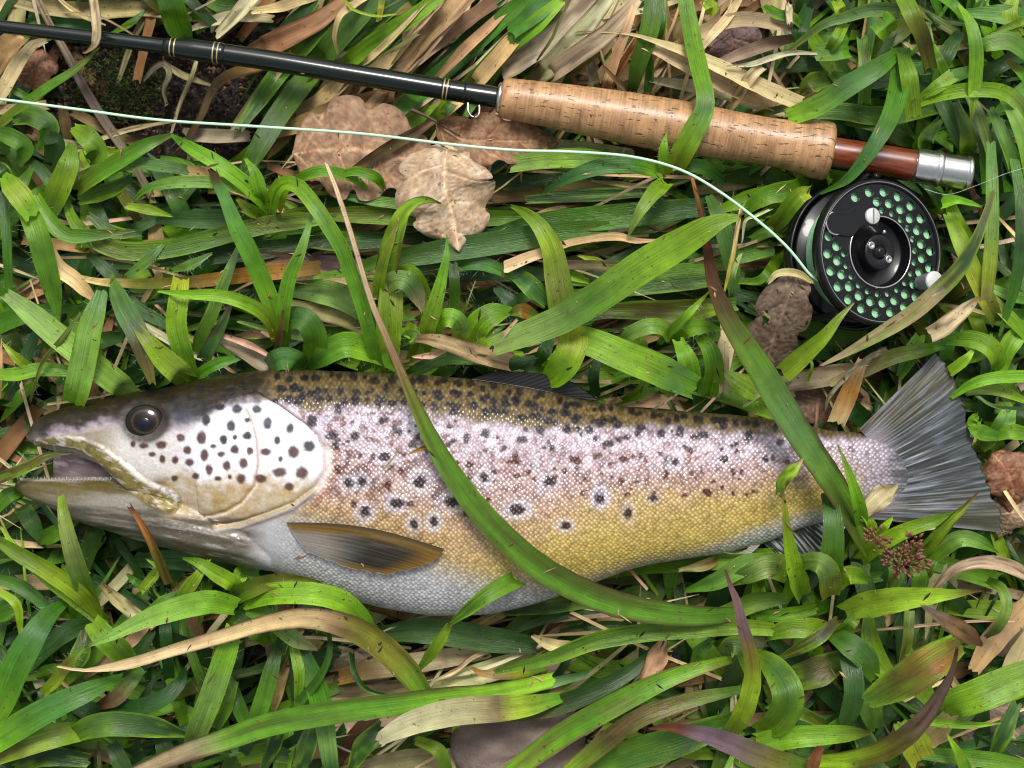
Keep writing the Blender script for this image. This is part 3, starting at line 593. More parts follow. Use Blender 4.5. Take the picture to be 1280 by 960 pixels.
def build_rod():
    root = empty('fly_rod', P(640, 124, 0.02)); tag(root, 'black fly rod with cork grip and reddish wooden reel seat lying across the grass', 'fishing rod')
    pr = [(x, float(np.interp(x, [-90, 0, 200, 240, 330, 620], [7.4, 8, 9.6, 12.6, 12.8, 13.0]))) for x in np.linspace(-90, 622, 60)]
    lathe_rod('blank', pr, M_BLANK, root)
    for a, b in ((205, 282), (552, 563), (580, 622)):
        lathe_rod('thread_wrap', [(x, float(np.interp(x, [0, 200, 240, 330, 620], [8, 9.6, 12.6, 12.8, 13.0])) + .45 * math.sin(math.pi * min(1, max(0, (x - a) / (b - a)))) ** .3 + .15) for x in np.linspace(a, b, 16)], M_BLANK, root)
    for x in (214, 219.5, 268, 273.5, 555, 559.5):
        r = float(np.interp(x, [0, 200, 240, 330, 620], [8, 9.6, 12.6, 12.8, 13.0])) + .75
        lathe_rod('gold_ring', [(x - .9, r - .6), (x - .8, r), (x + .8, r), (x + .9, r - .6)], M_GOLD, root, n=28)
    lathe_rod('winding_check', [(621, 13), (621.5, 17), (624, 19.5), (627, 19.5)], M_SILVER, root)
    gp = [(626, 18), (627, 22), (629, 24.2), (634, 25.3), (645, 25.8), (680, 27.5), (740, 30.6), (790, 32.3), (830, 32.8), (880, 31.8), (920, 30.2), (955, 29.6), (985, 31), (1003, 33.6), (1018, 35.8), (1029, 36.5), (1034, 36.2), (1037, 34.5), (1038.5, 31), (1039, 20)]
    xs = np.r_[626, 627, 629, 634, np.linspace(640, 1031, 90), 1034, 1037, 1038.5, 1039]
    lathe_rod('cork_grip', [(x, float(pchip(np.array([x]), *zip(*gp))[0])) for x in xs], M_CORK, root, n=56)
    lathe_rod('reel_seat', [(1034, 18.5)] + [(x, 19.2) for x in np.linspace(1037, 1143, 20)] + [(1145, 18)], M_WOOD, root)
    lathe_rod('locking_ring', [(1142, 18), (1142.5, 21), (1144, 21.6), (1160, 21.8), (1166, 21.4), (1168, 22.6), (1170, 23.2), (1173, 23.2), (1175, 22.2), (1176, 20)], M_SILVER, root)
    pk = [(1175, 20)]
    for i in range(13): pk += [(1177 + i * 2.2, 20.8), (1178 + i * 2.2, 20.4)]
    lathe_rod('end_cap', pk + [(1206, 20.6), (1207, 22), (1210, 22), (1212, 21), (1213, 18), (1213.2, 5)], M_SILVER, root)
    # hook keeper: a small wire loop under the winding
    c = [(585, 128, .050), (585, 138, .051), (589, 145, .051), (595, 146, .051), (599, 141, .051), (599, 131, .050)]
    tube('hook_keeper', [P(*q) for q in c], .00055, M_SILVER, root)
def tube(name, pts, r, mat, parent=None, n=8, seg=6, label=None, loc=None):
    q = catmull(pts, max(6, seg * len(pts))); V = []; up = np.array((0, 0, 1.))
    r = np.broadcast_to(r, (len(q),)) if np.ndim(r) == 0 else np.interp(np.linspace(0, 1, len(q)), np.linspace(0, 1, len(r)), r)
    for i in range(len(q)):
        t = q[min(i + 1, len(q) - 1)] - q[max(i - 1, 0)]; t /= max(np.linalg.norm(t), 1e-9)
        u = np.cross(up, t); l = np.linalg.norm(u); u = u / l if l > .05 else np.array((1., 0, 0)); w_ = np.cross(t, u)
        for j in range(n): a = 2 * math.pi * j / n; V.append(q[i] + r[i] * (math.cos(a) * u + math.sin(a) * w_))
    F = gridfaces(len(q), n, True); F += [tuple(range(n))[::-1], tuple((len(q) - 1) * n + j for j in range(n))]
    uv = np.array([(i, j) for i in range(len(q)) for j in range(n)], float)
    return mesh(name, V, F, mat, parent, loc=(loc if loc is not None else tuple(pts[0])) if parent is None else (0, 0, 0), uv=uv)
build_rod()

# ------------------------------------------------------------------ fly reel
def build_reel():
    R = 91 * kz(.058)
    n = Vector((.37, .02, .93)).normalized(); ex = (Vector((1, 0, 0)) - n * n.x).normalized(); ey = n.cross(ex)
    c0 = P(1100, 315, .061); MW = np.array((ex, ey, n)).T
    root = empty('fly_reel', c0 - np.array(n) * R * .85); tag(root, 'black fly reel with perforated spool holding mint green line', 'fishing reel')
    W = lambda V: c0 + (np.asarray(V, float) * R) @ MW.T
    def lathe(name, prof, mat, parent=root, m=72, cx=0, cy=0, c2=0):
        a = np.linspace(0, 2 * np.pi, m, endpoint=False); V = []
        for r, z in prof: V += [(cx + r * math.cos(t), cy + r * math.sin(t), z) for t in a]
        F = gridfaces(len(prof), m, True); return mesh(name, W(V), F, mat, parent, col=np.repeat([lin(164, 224, 176) * (1 - .22 * (i % 2)) * (.85 + .3 * ((i * 7) % 5) / 5) for i in range(len(prof))], m, 0) if c2 else None)
    def plate(name, loops, z0, z1, mat, parent=root, bev=.008):
        cu = bpy.data.curves.new(name, 'CURVE'); cu.dimensions = '2D'; cu.fill_mode = 'BOTH'; cu.extrude = (z1 - z0) / 2 - bev; cu.bevel_depth = bev; cu.bevel_resolution = 1
        for lp in loops:
            s = cu.splines.new('POLY'); s.points.add(len(lp) - 1); s.use_cyclic_u = True
            for p_, q in zip(s.points, lp): p_.co = (q[0], q[1], 0, 1)
        to = bpy.data.objects.new('t', cu); COL.objects.link(to); bpy.context.view_layer.update()
        me = bpy.data.meshes.new_from_object(to.evaluated_get(bpy.context.evaluated_depsgraph_get()))
        V = np.array([v.co[:] for v in me.vertices]); V[:, 2] += (z0 + z1) / 2; F = [tuple(p_.vertices) for p_ in me.polygons]
        bpy.data.objects.remove(to); bpy.data.curves.remove(cu); bpy.data.meshes.remove(me)
        return mesh(name, W(V), F, mat, parent, smooth=False)
    circ = lambda cx, cy, r, m=28: [(cx + r * math.cos(2 * math.pi * i / m), cy + r * math.sin(2 * math.pi * i / m)) for i in range(m)]
    # frame: back disc, rim and two pillars
    lathe('frame', [(0, -.86), (.98, -.86), (1.02, -.83), (1.03, -.76), (1.0, -.72), (.95, -.72), (.94, -.78), (0, -.80)], M_BLACK)
    lathe('frame_ring', [(1.035, -.70), (1.05, -.66), (1.045, -.62), (1.02, -.60), (1.0, -.62), (1.0, -.70), (1.035, -.70)], M_BLACK)
    for ang in (88, 236, 318):
        a = math.radians(ang); tube('pillar', [W((1.06 * math.cos(a), 1.06 * math.sin(a), -.82)), W((1.06 * math.cos(a), 1.06 * math.sin(a), -.45)), W((1.06 * math.cos(a), 1.06 * math.sin(a), -.10))], R * .05, M_BLACK, root, n=12)
    # spool: perforated face, rims, back flange
    holes = []
    for k in range(22):
        a = 2 * math.pi * k / 22 + .06; dg = math.degrees(a) % 360
        if not 128 < dg < 158: holes.append(circ(.835 * math.cos(a), .835 * math.sin(a), .074))
        a += math.pi / 22; dg = math.degrees(a) % 360
        if not 98 < dg < 172: holes.append(circ(.695 * math.cos(a), .695 * math.sin(a), .074))
        a -= math.pi / 22 * .9; dg = math.degrees(a) % 360
        if not 92 < dg < 172: holes.append(circ(.575 * math.cos(a), .575 * math.sin(a), .052))
    sp = plate('spool', [circ(0, 0, .93, 96), circ(0, 0, .495, 72)] + holes, -.035, 0, M_BLACK, bev=.006)
    lathe('rim', [(.925, -.10), (.93, .012), (.945, .035), (.965, .042), (.985, .035), (1.0, .01), (1.005, -.06), (1.0, -.13), (.97, -.15), (.93, -.14)], M_BLACK, sp, m=110)
    lathe('rim_edge', [(.952, .0405), (.958, .0445), (.964, .0405)], M_GREY, sp, m=110)
    lathe('dish', [(.495, .012), (.492, .02), (.48, .018), (.475, .0), (.465, -.14), (.44, -.17), (.12, -.19), (0, -.19)], M_BLACK, sp)
    lathe('dish_rim', [(.500, .004), (.499, .020), (.490, .0235), (.481, .019)], M_SILVER, sp, m=96)
    lathe('flange', [(0, -.70), (.93, -.70), (.95, -.66), (.93, -.62), (.3, -.62)], M_BLACK, sp)
    # wound line: ridged drum
    prof = [(.60, -.12)]
    for i in range(22): prof += [(.80 + .010 * math.sin(i * 2.1), -.14 - i * .022), (.77, -.151 - i * .022)]
    prof += [(.6, -.62)]
    lathe('wound_line', prof, M_SPOOLED, c2=1)
    lf = []
    for i in range(16): lf += [(.90 - i * .026, -.066 - .004 * (i % 3)), (.887 - i * .026, -.086)]
    lathe('line_face', lf, M_SPOOLED, c2=1)
    # centre
    hub = lathe('hub', [(.245, -.19), (.245, -.02), (.235, .0), (.22, .006), (.10, .006), (.095, .0), (.095, -.02)], M_BLACK)
    lathe('axle_nut', [(.095, -.03), (.09, .02), (.06, .035), (.055, .05), (.03, .055), (0, .05)], M_BLACK, hub)
    for sx, sy in ((-.14, .085), (.14, -.095)): lathe('hub_screw', [(.055, .004), (.055, .013), (.045, .018), (.02, .018), (.018, .010), (0, .010)], M_SILVER, hub, 24, sx, sy)
    lathe('hub_pin', [(.03, -.19), (.03, .01), (.015, .025), (0, .025)], M_SILVER, hub, 20, .07, .28)
    # release arm with its crescent, slotted screw
    a0 = [(-.10, .60), (-.40, .60), (-.62, .50)] + [(-.72 + .15 * math.cos(t), .36 + .15 * math.sin(t)) for t in np.linspace(2.0, 4.4, 10)] + [(-.60, .20), (-.46, .20), (-.30, .36), (-.05, .36)]
    plate('release_arm', [a0[::-1]], .0, .035, M_BLACK)
    ar = [W((-.72 + .155 * math.cos(t), .36 + .155 * math.sin(t), .03)) for t in np.linspace(1.9, 4.9, 16)]
    tube('arm_edge', ar, R * .012, M_SILVER, root, n=8)
    sc_ = lathe('slotted_screw', [(.112, .03), (.112, .06), (.10, .072), (0, .074)], M_WHITE, root, 40, -.15, .48)
    V = np.array([(x * .012, y * .10, z) for x in (-1, 1) for y in (-1, 1) for z in (.070, .0755)]) + (-.15, .48, 0)
    mesh('screw_slot', W(V), [(0, 1, 3, 2), (4, 6, 7, 5), (0, 4, 5, 1), (2, 3, 7, 6), (1, 5, 7, 3), (0, 2, 6, 4)], M_GREY, sc_, smooth=False)
    kn = lathe('handle_knob', [(.10, .0), (.105, .06), (.12, .16), (.134, .26), (.136, .30)], M_GREY, root, 40, .66, -.40)
    lathe('knob_end', [(.136, .30), (.132, .325), (.12, .335), (0, .337)], M_WHITE, kn, 40, .66, -.40)
    # foot: black bar along the underside of the reel seat, joined to the frame by a stem
    lathe_rod('reel_foot', [(1036, 20), (1040, 21.4)] + [(x, 21.6) for x in np.linspace(1045, 1136, 14)] + [(1141, 21)], M_BLACK, root, n=18, a0=math.radians(205), a1=math.radians(352), cap=False, roff=0)
    st = [rod_pt(1090) + np.array((0, -.0085, -.001)), W((.02, 1.02, -.45)), W((.02, .98, -.80))]
    tube('foot_stem', st, R * .13, M_BLACK, root, n=14)
    return W
RW = build_reel()

# ------------------------------------------------------------------ fly line and leader
LN = [(-60, 118, 62), (0, 124, 62), (100, 137, 61), (200, 150, 60), (320, 158, 60), (450, 167, 61), (560, 180, 63), (640, 187.5, 63), (720, 190, 64), (790, 196, 67), (850, 212, 68), (900, 240, 68), (950, 278, 68), (985, 310, 68), (1012, 343, 66)]
pts = [P(a, b, c / 1000) for a, b, c in LN] + [RW((-.80, -.42, -.24)), RW((-.60, -.66, -.34))]
tag(tube('fly_line', pts, .00072, M_LINE, n=10, seg=9), 'pale mint green fly line running from the reel across the grass', 'fishing line')
pts = [P(a, b, c / 1000) for a, b, c in [(1155, 236, 60), (1185, 243, 62), (1220, 232, 64), (1260, 216, 66), (1300, 205, 66)]]
tag(tube('nylon_leader', pts, .00007, M_NYLON, n=6, seg=9), 'thin clear nylon strand trailing right from beneath the silver rod end', 'fishing line')

# ------------------------------------------------------------------ leaves
PAL = {'g': (88, 136, 30), 'G': (136, 180, 38), 'd': (44, 80, 26), 'b': (80, 122, 58), 'p': (142, 172, 84), 'y': (166, 172, 46), 'o': (104, 106, 34), 'm': (78, 70, 28),
       's': (182, 158, 112), 'S': (214, 190, 146), 't': (130, 102, 66), 'k': (66, 44, 28), 'r': (92, 50, 26), 'u': (104, 88, 84), 'q': (160, 140, 108), 'e': (164, 112, 50)}
PALL = {k: lin(*v) for k, v in PAL.items()}
RODC = np.array([(x, rod_y(x)) for x in range(-60, 1220, 20)])
def zcap(px, py):
    """keeps leaves that are not lying on top beneath the trout, the rod and the reel"""
    px = np.asarray(px, float); py = np.asarray(py, float)
    d = polydist(px, py, FISH_OUTLINE, True) * np.where(inside(px, py, FISH_OUTLINE), -1, 1)
    cap = np.interp(d, [-30, -6, 4, 24], [.016, .024, .040, .075])
    e = polydist(px, py, RODC); rw = np.interp(px, [0, 600, 640, 1200], [9, 13, 34, 24])
    cap = np.minimum(cap, np.interp(e - rw, [-4, 2, 14], [.020, .030, .075]))
    f = np.hypot((px - 1085) / 1.04, py - 320); cap = np.minimum(cap, np.interp(f, [100, 112, 130], [.006, .03, .075]))
    return cap
def ribbon(pts_w, wid, col, seg=22, ac=7, keel=.22, roll=0., ragged=(0, 0), rnd=RND, curl=0., edge=None, wav=0.):
    """leaf as a curved, keeled strip. pts_w: world points; wid: half-width function values in metres along it; col: (n,3)"""
    q = catmull(pts_w, seg + 1); n = len(q); wd = np.interp(np.linspace(0, 1, n), np.linspace(0, 1, len(wid)), wid)
    v = np.linspace(-1, 1, ac); V = np.zeros((n, ac, 3)); UV = np.zeros((n, ac, 2)); prev = None; L = 0
    ph = rnd.uniform(0, 6); l0 = rnd.uniform(0, 300); a0 = rnd.uniform(0, 90)
    tw = roll if np.ndim(roll) else np.full(n, roll)
    if np.ndim(tw) and len(tw) != n: tw = np.interp(np.linspace(0, 1, n), np.linspace(0, 1, len(tw)), tw)
    for i in range(n):
        t = q[min(i + 1, n - 1)] - q[max(i - 1, 0)]; t = t / max(np.linalg.norm(t), 1e-9)
        s = np.cross(t, (0, 0, 1.)); l = np.linalg.norm(s)
        if l < .25 and prev is not None:
            s2 = prev - t * (prev @ t); s2 /= np.linalg.norm(s2); f = l / .25; s = s2 * (1 - f) + (s / max(l, 1e-6)) * f * (1 if s @ s2 >= 0 else -1)
        s = s / max(np.linalg.norm(s), 1e-9)
        if prev is not None and s @ prev < 0: s = -s
        prev = s; nn = np.cross(s, t)
        a = math.radians(tw[i]); s2 = s * math.cos(a) + nn * math.sin(a); n2 = np.cross(s2, t)
        if i: L += np.linalg.norm(q[i] - q[i - 1])
        prof = keel * (np.abs(v) ** 1.4 - .4) - curl * v * v * .5
        if wav: prof = prof + wav * np.sin(L * 420 + ph + v * 2) * np.abs(v)
        V[i] = q[i] + wd[i] * (v[:, None] * s2 + prof[:, None] * n2)
        UV[i, :, 0] = L * 1000 + l0; UV[i, :, 1] = v * wd[i] * 1000 + a0
    for end, amt in ((0, ragged[0]), (n - 1, ragged[1])):
        if amt:
            t = q[end] - q[1 if end == 0 else n - 2]; t /= np.linalg.norm(t)
            V[end] += t * (np.array([rnd.uniform(-.2, 1) for _ in range(ac)])[:, None] * amt)
    c = np.repeat(col[:, None, :], ac, 1)
    mid = np.exp(-(v / .09) ** 2); c = c * (1 - .18 * mid)[None, :, None]
    if edge is not None:
        ec, ew = edge; a = sstep(1 - ew * 1.3, 1 - ew * .3, np.abs(v))[None, :, None] * (.5 + .5 * np.sin(np.linspace(0, 9, n) + ph))[:, None, None]
        c = c * (1 - a) + ec * a
        U2, V2 = np.meshgrid(np.linspace(0, 1, n), v, indexing='ij'); sm_ = sstep(.55, .8, vnoise(V2 * 2.6 + ph * 7, U2 * 5 + ph * 3))[..., None] * .6
        c = c * (1 - sm_) + ec * .8 * sm_
    return V.reshape(-1, 3), gridfaces(n, ac), UV.reshape(-1, 2), c.reshape(-1, 3)
def prof_width(shape, w, n=24):
    u = np.linspace(0, 1, n)
    if np.ndim(w): return np.interp(u, np.linspace(0, 1, len(w)), w)
    a = np.ones(n)
    if shape in 'pb': a = a * np.clip(u / .42, 0.02, 1) ** .7
    if shape in 'eb': a = a * np.clip((1 - u) / .42, 0.02, 1) ** .7
    if shape in 'p': a = a * (1 - .22 * sstep(.6, 1, u))
    if shape in 'e': a = a * (1 - .22 * sstep(.4, 0, u))
    return a * w
def colours(spec, n, rnd, tipend=None):
    """'g', or stops 'S0 s40 y60 g100' (letter + percent along the leaf)"""
    st = spec.split()
    if len(st) == 1 and len(st[0]) == 1: us, cs = [0], [PALL[st[0]]]
    else: us = [float(s[1:]) / 100 for s in st]; cs = [PALL[s[0]] for s in st]
    u = np.linspace(0, 1, n); c = np.stack([np.interp(u, us, [k[i] for k in cs]) for i in range(3)], -1)
    c = c * np.array((rnd.uniform(.82, 1.18), rnd.uniform(.88, 1.12), rnd.uniform(.8, 1.2))) * rnd.uniform(.85, 1.12)
    ph = rnd.uniform(0, 99); c = c * (.84 + .32 * vnoise(u * 6 + ph, u * 0 + ph))[:, None]
    return c
DRYCODES = set('sStkqeru')
def parse(line):
    """'x,y x,y ... | z z z | width(s) | colour | shape [over]'"""
    f = [s.strip() for s in line.split('|')]
    xy = np.array([[float(a) for a in p.split(',')] for p in f[0].split()]); z = [float(a) for a in f[1].split()]
    wv = [float(a) for a in f[2].split()]; opts = f[4].split() if len(f) > 4 else ['b']
    zz = np.interp(np.linspace(0, 1, len(xy)), np.linspace(0, 1, len(z)), z) / 1000
    return xy, zz, (wv[0] if len(wv) == 1 else wv), f[3], opts
def leaf_geo(line, rnd=RND, seg=22, ac=7):
    xy, z, wv, cs, opts = parse(line); shape = opts[0]
    if 'over' not in opts:
        d = catmull(np.c_[xy, z], max(8, 3 * len(xy))); d[:, 2] = np.minimum(d[:, 2], zcap(d[:, 0], d[:, 1])); xy, z = d[:, :2], d[:, 2]
    pw = np.array([P(a[0], a[1], b) for a, b in zip(xy, z)]); k = kz(float(np.mean(z)))
    hw = prof_width(shape, np.array(wv) / 2 * k if np.ndim(wv) else wv / 2 * k)
    n = seg + 1; c = colours(cs, n, rnd); u = np.linspace(0, 1, n)
    dry = cs[0] in DRYCODES
    if not dry and 'clean' not in opts:
        for end in ((u if shape in 'pb' else None), (1 - u if shape in 'eb' else None)):
            if end is not None:
                a = sstep(.09, .0, end)[:, None] * rnd.choice((0, .5, .9)); c = c * (1 - a) + PALL['k'] * a
    rg = (.002 if shape in 'en' else 0, .002 if shape in 'pn' else 0)
    roll = next((float(o[4:]) for o in opts if o.startswith('roll')), rnd.uniform(-14, 14))
    if 'twist' in opts: roll = np.array((roll, roll + 70, roll + 20))
    keel = next((float(o[4:]) for o in opts if o.startswith('keel')), .5 if dry else rnd.uniform(.16, .5))
    edge = (PALL['t'] if not dry else PALL['k'], .22) if ('edge' in opts or (dry and rnd.random() < .5)) else ((PALL['G'] * .9, .2) if not dry and rnd.random() < .4 else None)
    return ribbon(pw, hw, c, seg, ac, keel, roll, rg, rnd, edge=edge, wav=.10 if dry else .0), dry, pw
def hairs(polys, rnd, per=34):
    V, F = [], []
    for pw, hw in polys:
        q = catmull(pw, per); n = len(q)
        for i in range(2, n - 2):
            t = q[i + 1] - q[i - 1]; t /= max(np.linalg.norm(t), 1e-9); s = np.cross(t, (0, 0, 1)); l = np.linalg.norm(s)
            if l < .3: continue
            s /= l
            for sg in (-1, 1):
                if rnd.random() < .68: continue
                h = np.interp(i / n, np.linspace(0, 1, len(hw)), hw); b = q[i] + sg * s * h * .97
                d = sg * s * rnd.uniform(.3, 1) + t * rnd.uniform(-.8, .8) + np.array((0, 0, rnd.uniform(-.1, .7))); d *= rnd.uniform(.002, .006)
                o = len(V); V += [b - t * .000045, b + t * .000045, b + d]; F.append((o, o + 1, o + 2))
    return V, F
def clump(label, cx, cy, lines, hairy=False, group=None, seed=0):
    """a grass clump rooted at one place; every leaf is a part"""
    rnd = random.Random(hash((cx, cy)) % 1000 + seed)
    zb = .004; root = empty('grass_clump', P(cx, cy, zb)); tag(root, label, 'grass clump', group)
    hp = []
    for ln in lines:
        (V, F, UV, c), dry, pw = leaf_geo(ln, rnd)
        mesh('leaf_blade', V, F, M_DRY if dry else M_LEAF, root, col=c, uv=UV)
        if hairy and not dry:
            xy, z, wv, cs, op = parse(ln); hp.append((pw, prof_width(op[0], np.array(wv) / 2 * kz(.05) if np.ndim(wv) else wv / 2 * kz(.05))))
    if hp:
        V, F = hairs(hp, rnd); tag(mesh('leaf_hair', V, F, M_HAIR, root, smooth=False), kind='stuff')
    return root
def loose(name, label, line, cat, group=None, rnd=RND, seg=26):
    (V, F, UV, c), dry, pw = leaf_geo(line, rnd, seg)
    return tag(mesh(name, V, F, M_DRY if dry else M_LEAF, None, loc=tuple(pw[0]), col=c, uv=UV), label, cat, group)
def straw(label, line, group=None): return loose('straw_leaf', label, line, 'dry grass leaf', group)
def green(label, line, group=None): return loose('grass_leaf', label, line, 'grass leaf', group)
# ------------------------------------------------------------------ the leaves the photograph shows singly
green('long leaf bent over the middle of the trout, straw coloured above and dark green below',
      '408,205 420,235 435,280 447,320 457,355 467,385 480,415 495,450 510,485 530,530 560,585 600,640 650,690 700,725 760,752 820,765 880,770 925,766 | 66 72 78 80 84 86 88 90 90 88 84 78 72 66 56 | 4 7 7 7 8 9 12 18 24 29 31 32 33 34 33 30 24 16 | S0 s22 t31 o36 g44 g75 g100 | n over edge keel.2 roll4')
green('broad bright green leaf lying diagonally between the oak leaf and the reel', '922,272 905,275 885,284 850,305 800,335 750,370 700,400 650,420 618,433 | 88 88 80 74 70 | 8 30 40 42 41 39 37 33 24 | G0 G30 g60 p100 | n over keel.18 roll-6 clean')
green('brown and green streaked leaf crossing the wrist of the tail', '865,222 872,250 880,285 885,320 893,360 910,400 935,440 960,480 990,530 1020,575 1050,620 1075,670 1092,702 | 68 70 68 68 72 78 80 82 80 74 60 | 5 7 12 18 25 31 35 36 35 33 29 22 15 | e0 k10 r16 m30 g44 b60 g80 g100 | n over edge keel.5 roll8')
green('green strap leaf folded over the cork grip', '855,-8 861,25 868,60 876,95 881,118 880,138 868,162 853,190 845,207 | 44 48 56 66 72 73 71 62 50 | 20 22 23 23 22 23 28 29 26 | g0 g50 b66 G85 y100 | n over keel.22 roll6 clean')
green('split green leaf curving down over the wooden reel seat', '1125,62 1125,100 1115,140 1100,170 1080,200 1058,225 1028,241 | 56 62 72 78 76 70 60 | 24 27 25 22 18 12 3 | g0 g40 b60 g100 | n over keel.4')
green('leaf with straw coloured tip reaching over the lower edge of the reel', '1242,240 1221,298 1198,337 1172,364 1140,392 1102,416 1060,440 1028,456 | 66 74 82 88 86 82 76 70 | 7 11 17 21 21 19 12 3 | o0 d30 m46 s54 S100 | n over keel.3')
straw('straw tip hanging over the black rod near its left end', '117,-8 120,15 122,40 119,55 110,64 104,66 | 48 56 62 62 56 50 | 13 14 14 12 7 2 | S0 S80 e100 | n over keel.6')
straw('long straw leaf below the trout bending to a yellow green end', '74,833 88,836 105,838 160,830 220,812 280,795 330,780 380,772 420,778 450,790 480,810 510,840 530,868 | 58 62 64 66 70 72 72 68 62 54 | 3 4 14 14 16 18 20 24 28 31 33 32 22 | S0 s50 s68 t70 o75 o88 g100 | n over keel.55 roll10')
green('scuffed long green leaf along the bottom edge with a torn tan end', '165,968 220,945 280,925 340,905 420,890 500,880 560,872 620,866 690,850 | 56 60 62 60 56 | 14 24 28 29 29 28 27 24 18 | s0 q14 g24 g60 G100 | n over edge keel.25')
straw('folded straw leaf with rounded tip above the stone at the bottom', '475,926 485,918 520,902 570,890 620,886 660,882 700,872 | 64 68 68 62 52 | 14 28 33 34 33 26 14 | S0 s55 t66 y75 g100 | n over keel.3')
green('olive leaf with rust brown tip pointing left at the bottom edge', '812,911 830,909 850,911 900,924 950,945 1010,966 | 92 94 94 90 84 | 3 14 24 30 32 32 | r0 r18 u30 u50 o80 g100 | n over keel.3')
green('upright leaf with grey brown tip standing right of the scuffed bottom leaves', '907,714 914,735 921,752 930,790 940,830 936,870 922,902 911,918 | 84 88 90 88 80 66 44 | 3 10 16 20 25 27 27 22 | k0 u16 u28 o38 G60 G100 | n over keel.3')
green('curved leaf with purple grey tip rising towards the camera at bottom right', '1196,812 1190,840 1176,866 1150,903 1110,935 1062,950 1015,952 | 128 126 120 108 92 78 64 | 3 12 20 27 28 24 16 | k0 u14 u38 o60 G90 G100 | n over keel.3')
straw('blurred brown withered leaf tip nearest the camera at lower right', '1155,758 1166,766 1182,776 1205,790 1228,806 | 150 152 150 144 136 | 4 16 25 22 5 | u0 t50 k100 | n over keel.2')
green('rusty olive leaf slanting behind the purple grey tip', '1085,876 1110,862 1140,845 1170,825 1200,806 | 88 94 98 98 90 | 22 40 48 42 24 | g0 o35 e70 o100 | n over keel.15')
green('long green leaf passing just above the bottom litter towards the right', '618,840 650,832 690,822 740,802 800,791 860,786 920,783 965,786 | 52 58 62 60 54 | 6 15 21 24 24 24 22 18 | g0 g50 G100 | n over keel.35')
green('dark green leaf crossing under the long bottom leaf', '630,892 700,880 760,855 800,830 828,800 | 46 50 50 46 40 | 22 27 24 19 8 | o0 d40 d100 | n keel.3')
green('long bright leaf rising from the stone to the right', '632,970 700,920 760,885 830,850 890,830 915,824 | 48 56 60 56 50 | 22 30 30 28 20 10 | G0 g40 G100 | n over edge keel.35')
green('olive leaf with brown flecks below the long bright bottom leaf', '705,970 760,925 800,897 860,876 925,862 | 50 56 56 50 | 20 24 24 20 10 | G0 m30 o60 g100 | n edge keel.3')
green('wide green leaf ending under the rust tipped leaf', '740,960 800,940 850,925 900,906 935,890 | 40 44 44 40 | 40 46 44 34 14 | g0 d60 g100 | n keel.2')
# straw and dead leaves
straw('dull straw band at the top left behind the rod', '22,2 60,10 120,14 180,11 240,19 290,15 335,2 | 18 22 22 18 | 16 20 22 21 18 18 10 | q0 s40 q100 | n')
straw('thin grey straw crossing the bare soil from top left', '44,-6 65,35 85,70 100,100 120,135 150,180 170,210 188,244 | 20 24 22 18 | 9 9 10 11 12 12 11 10 | q0 u50 q100 | n')
straw('pale thin straw crossing the dark soil below the moss patch', '95,190 130,172 170,160 215,152 | 20 22 20 | 4 7 7 3 | S0 s100 | n')
straw('short pale straw lying beside the gold rings on the dark soil', '205,78 225,92 245,100 262,106 | 18 20 18 | 5 9 9 4 | q0 s100 | n')
straw('curled grey straw on the dark soil under the rod', '180,100 192,86 205,80 212,92 205,112 208,128 | 14 18 20 16 | 4 7 8 8 6 4 | u0 q100 | n')
straw('thin straw slanting over the dark soil right of the moss patch', '250,60 240,95 225,130 214,168 | 24 22 18 | 4 6 6 3 | s | n')
straw('slender pale straw in the top left corner above the rod', '70,-6 85,8 104,20 128,30 | 26 28 26 | 4 7 7 3 | S | n over')
straw('broad pale straw at the top edge right of the dark green leaf', '240,36 268,26 300,20 340,24 | 26 28 26 | 6 14 16 10 | q0 S60 s100 | n')
straw('straw leaf slanting under the rod left of the large oak leaf', '370,60 345,90 318,125 290,160 | 26 22 20 | 8 14 14 6 | s0 q100 | n')
straw('narrow pale straw among the long green leaves above the rod', '540,-6 505,32 470,66 440,92 | 46 46 38 | 4 8 9 5 | S0 s100 | n')
straw('pale straw leaf between the two tan ones above the rod', '640,4 612,32 580,62 548,96 | 38 38 30 | 8 13 14 8 | S0 q100 | n')
straw('thin tan stalk above the moss patch', '188,-4 176,30 165,52 147,105 | 20 20 14 | 9 8 8 5 | t0 q100 | n'); straw('wider tan stalk above the moss patch, right of the thin one', '192,-4 190,20 182,55 172,99 | 22 22 16 | 12 13 12 11 | t | n')
straw('pale straw tip at the top edge above the gold rings', '318,-6 305,8 290,25 272,43 | 34 32 28 | 20 18 16 10 | S | n')
straw('grey straw leaf curving past the small oak leaf', '56,51 40,58 22,80 4,112 -14,134 | 26 30 30 24 | 8 15 19 18 14 | q0 S50 s100 | n keel.3'); straw('broad straw leaf at the left edge under the rod', '26,43 12,55 0,72 -12,92 | 24 22 18 | 22 28 28 20 | s | n')
straw('withered brown leaf bending down from the rod over bare soil', '325,84 300,90 280,98 265,115 252,145 236,172 222,190 | 30 30 26 18 10 | 16 16 13 11 10 9 6 | e0 t40 k100 | n')
straw('dull straw lying flat left of the large oak leaf', '232,168 270,170 310,170 | 12 14 12 | 16 18 14 | q | n'); straw('short upright tan stub at the left below the line', '79,132 82,150 86,172 | 22 22 20 | 13 15 14 | t0 m100 | n')
straw('pale straw sliver beside the short green stub', '50,180 70,178 100,182 140,186 | 36 38 34 | 7 11 10 4 | S0 s100 | n'); straw('brown straw under the thin grey straw', '92,140 130,160 180,184 | 14 16 14 | 12 14 8 | t | n')
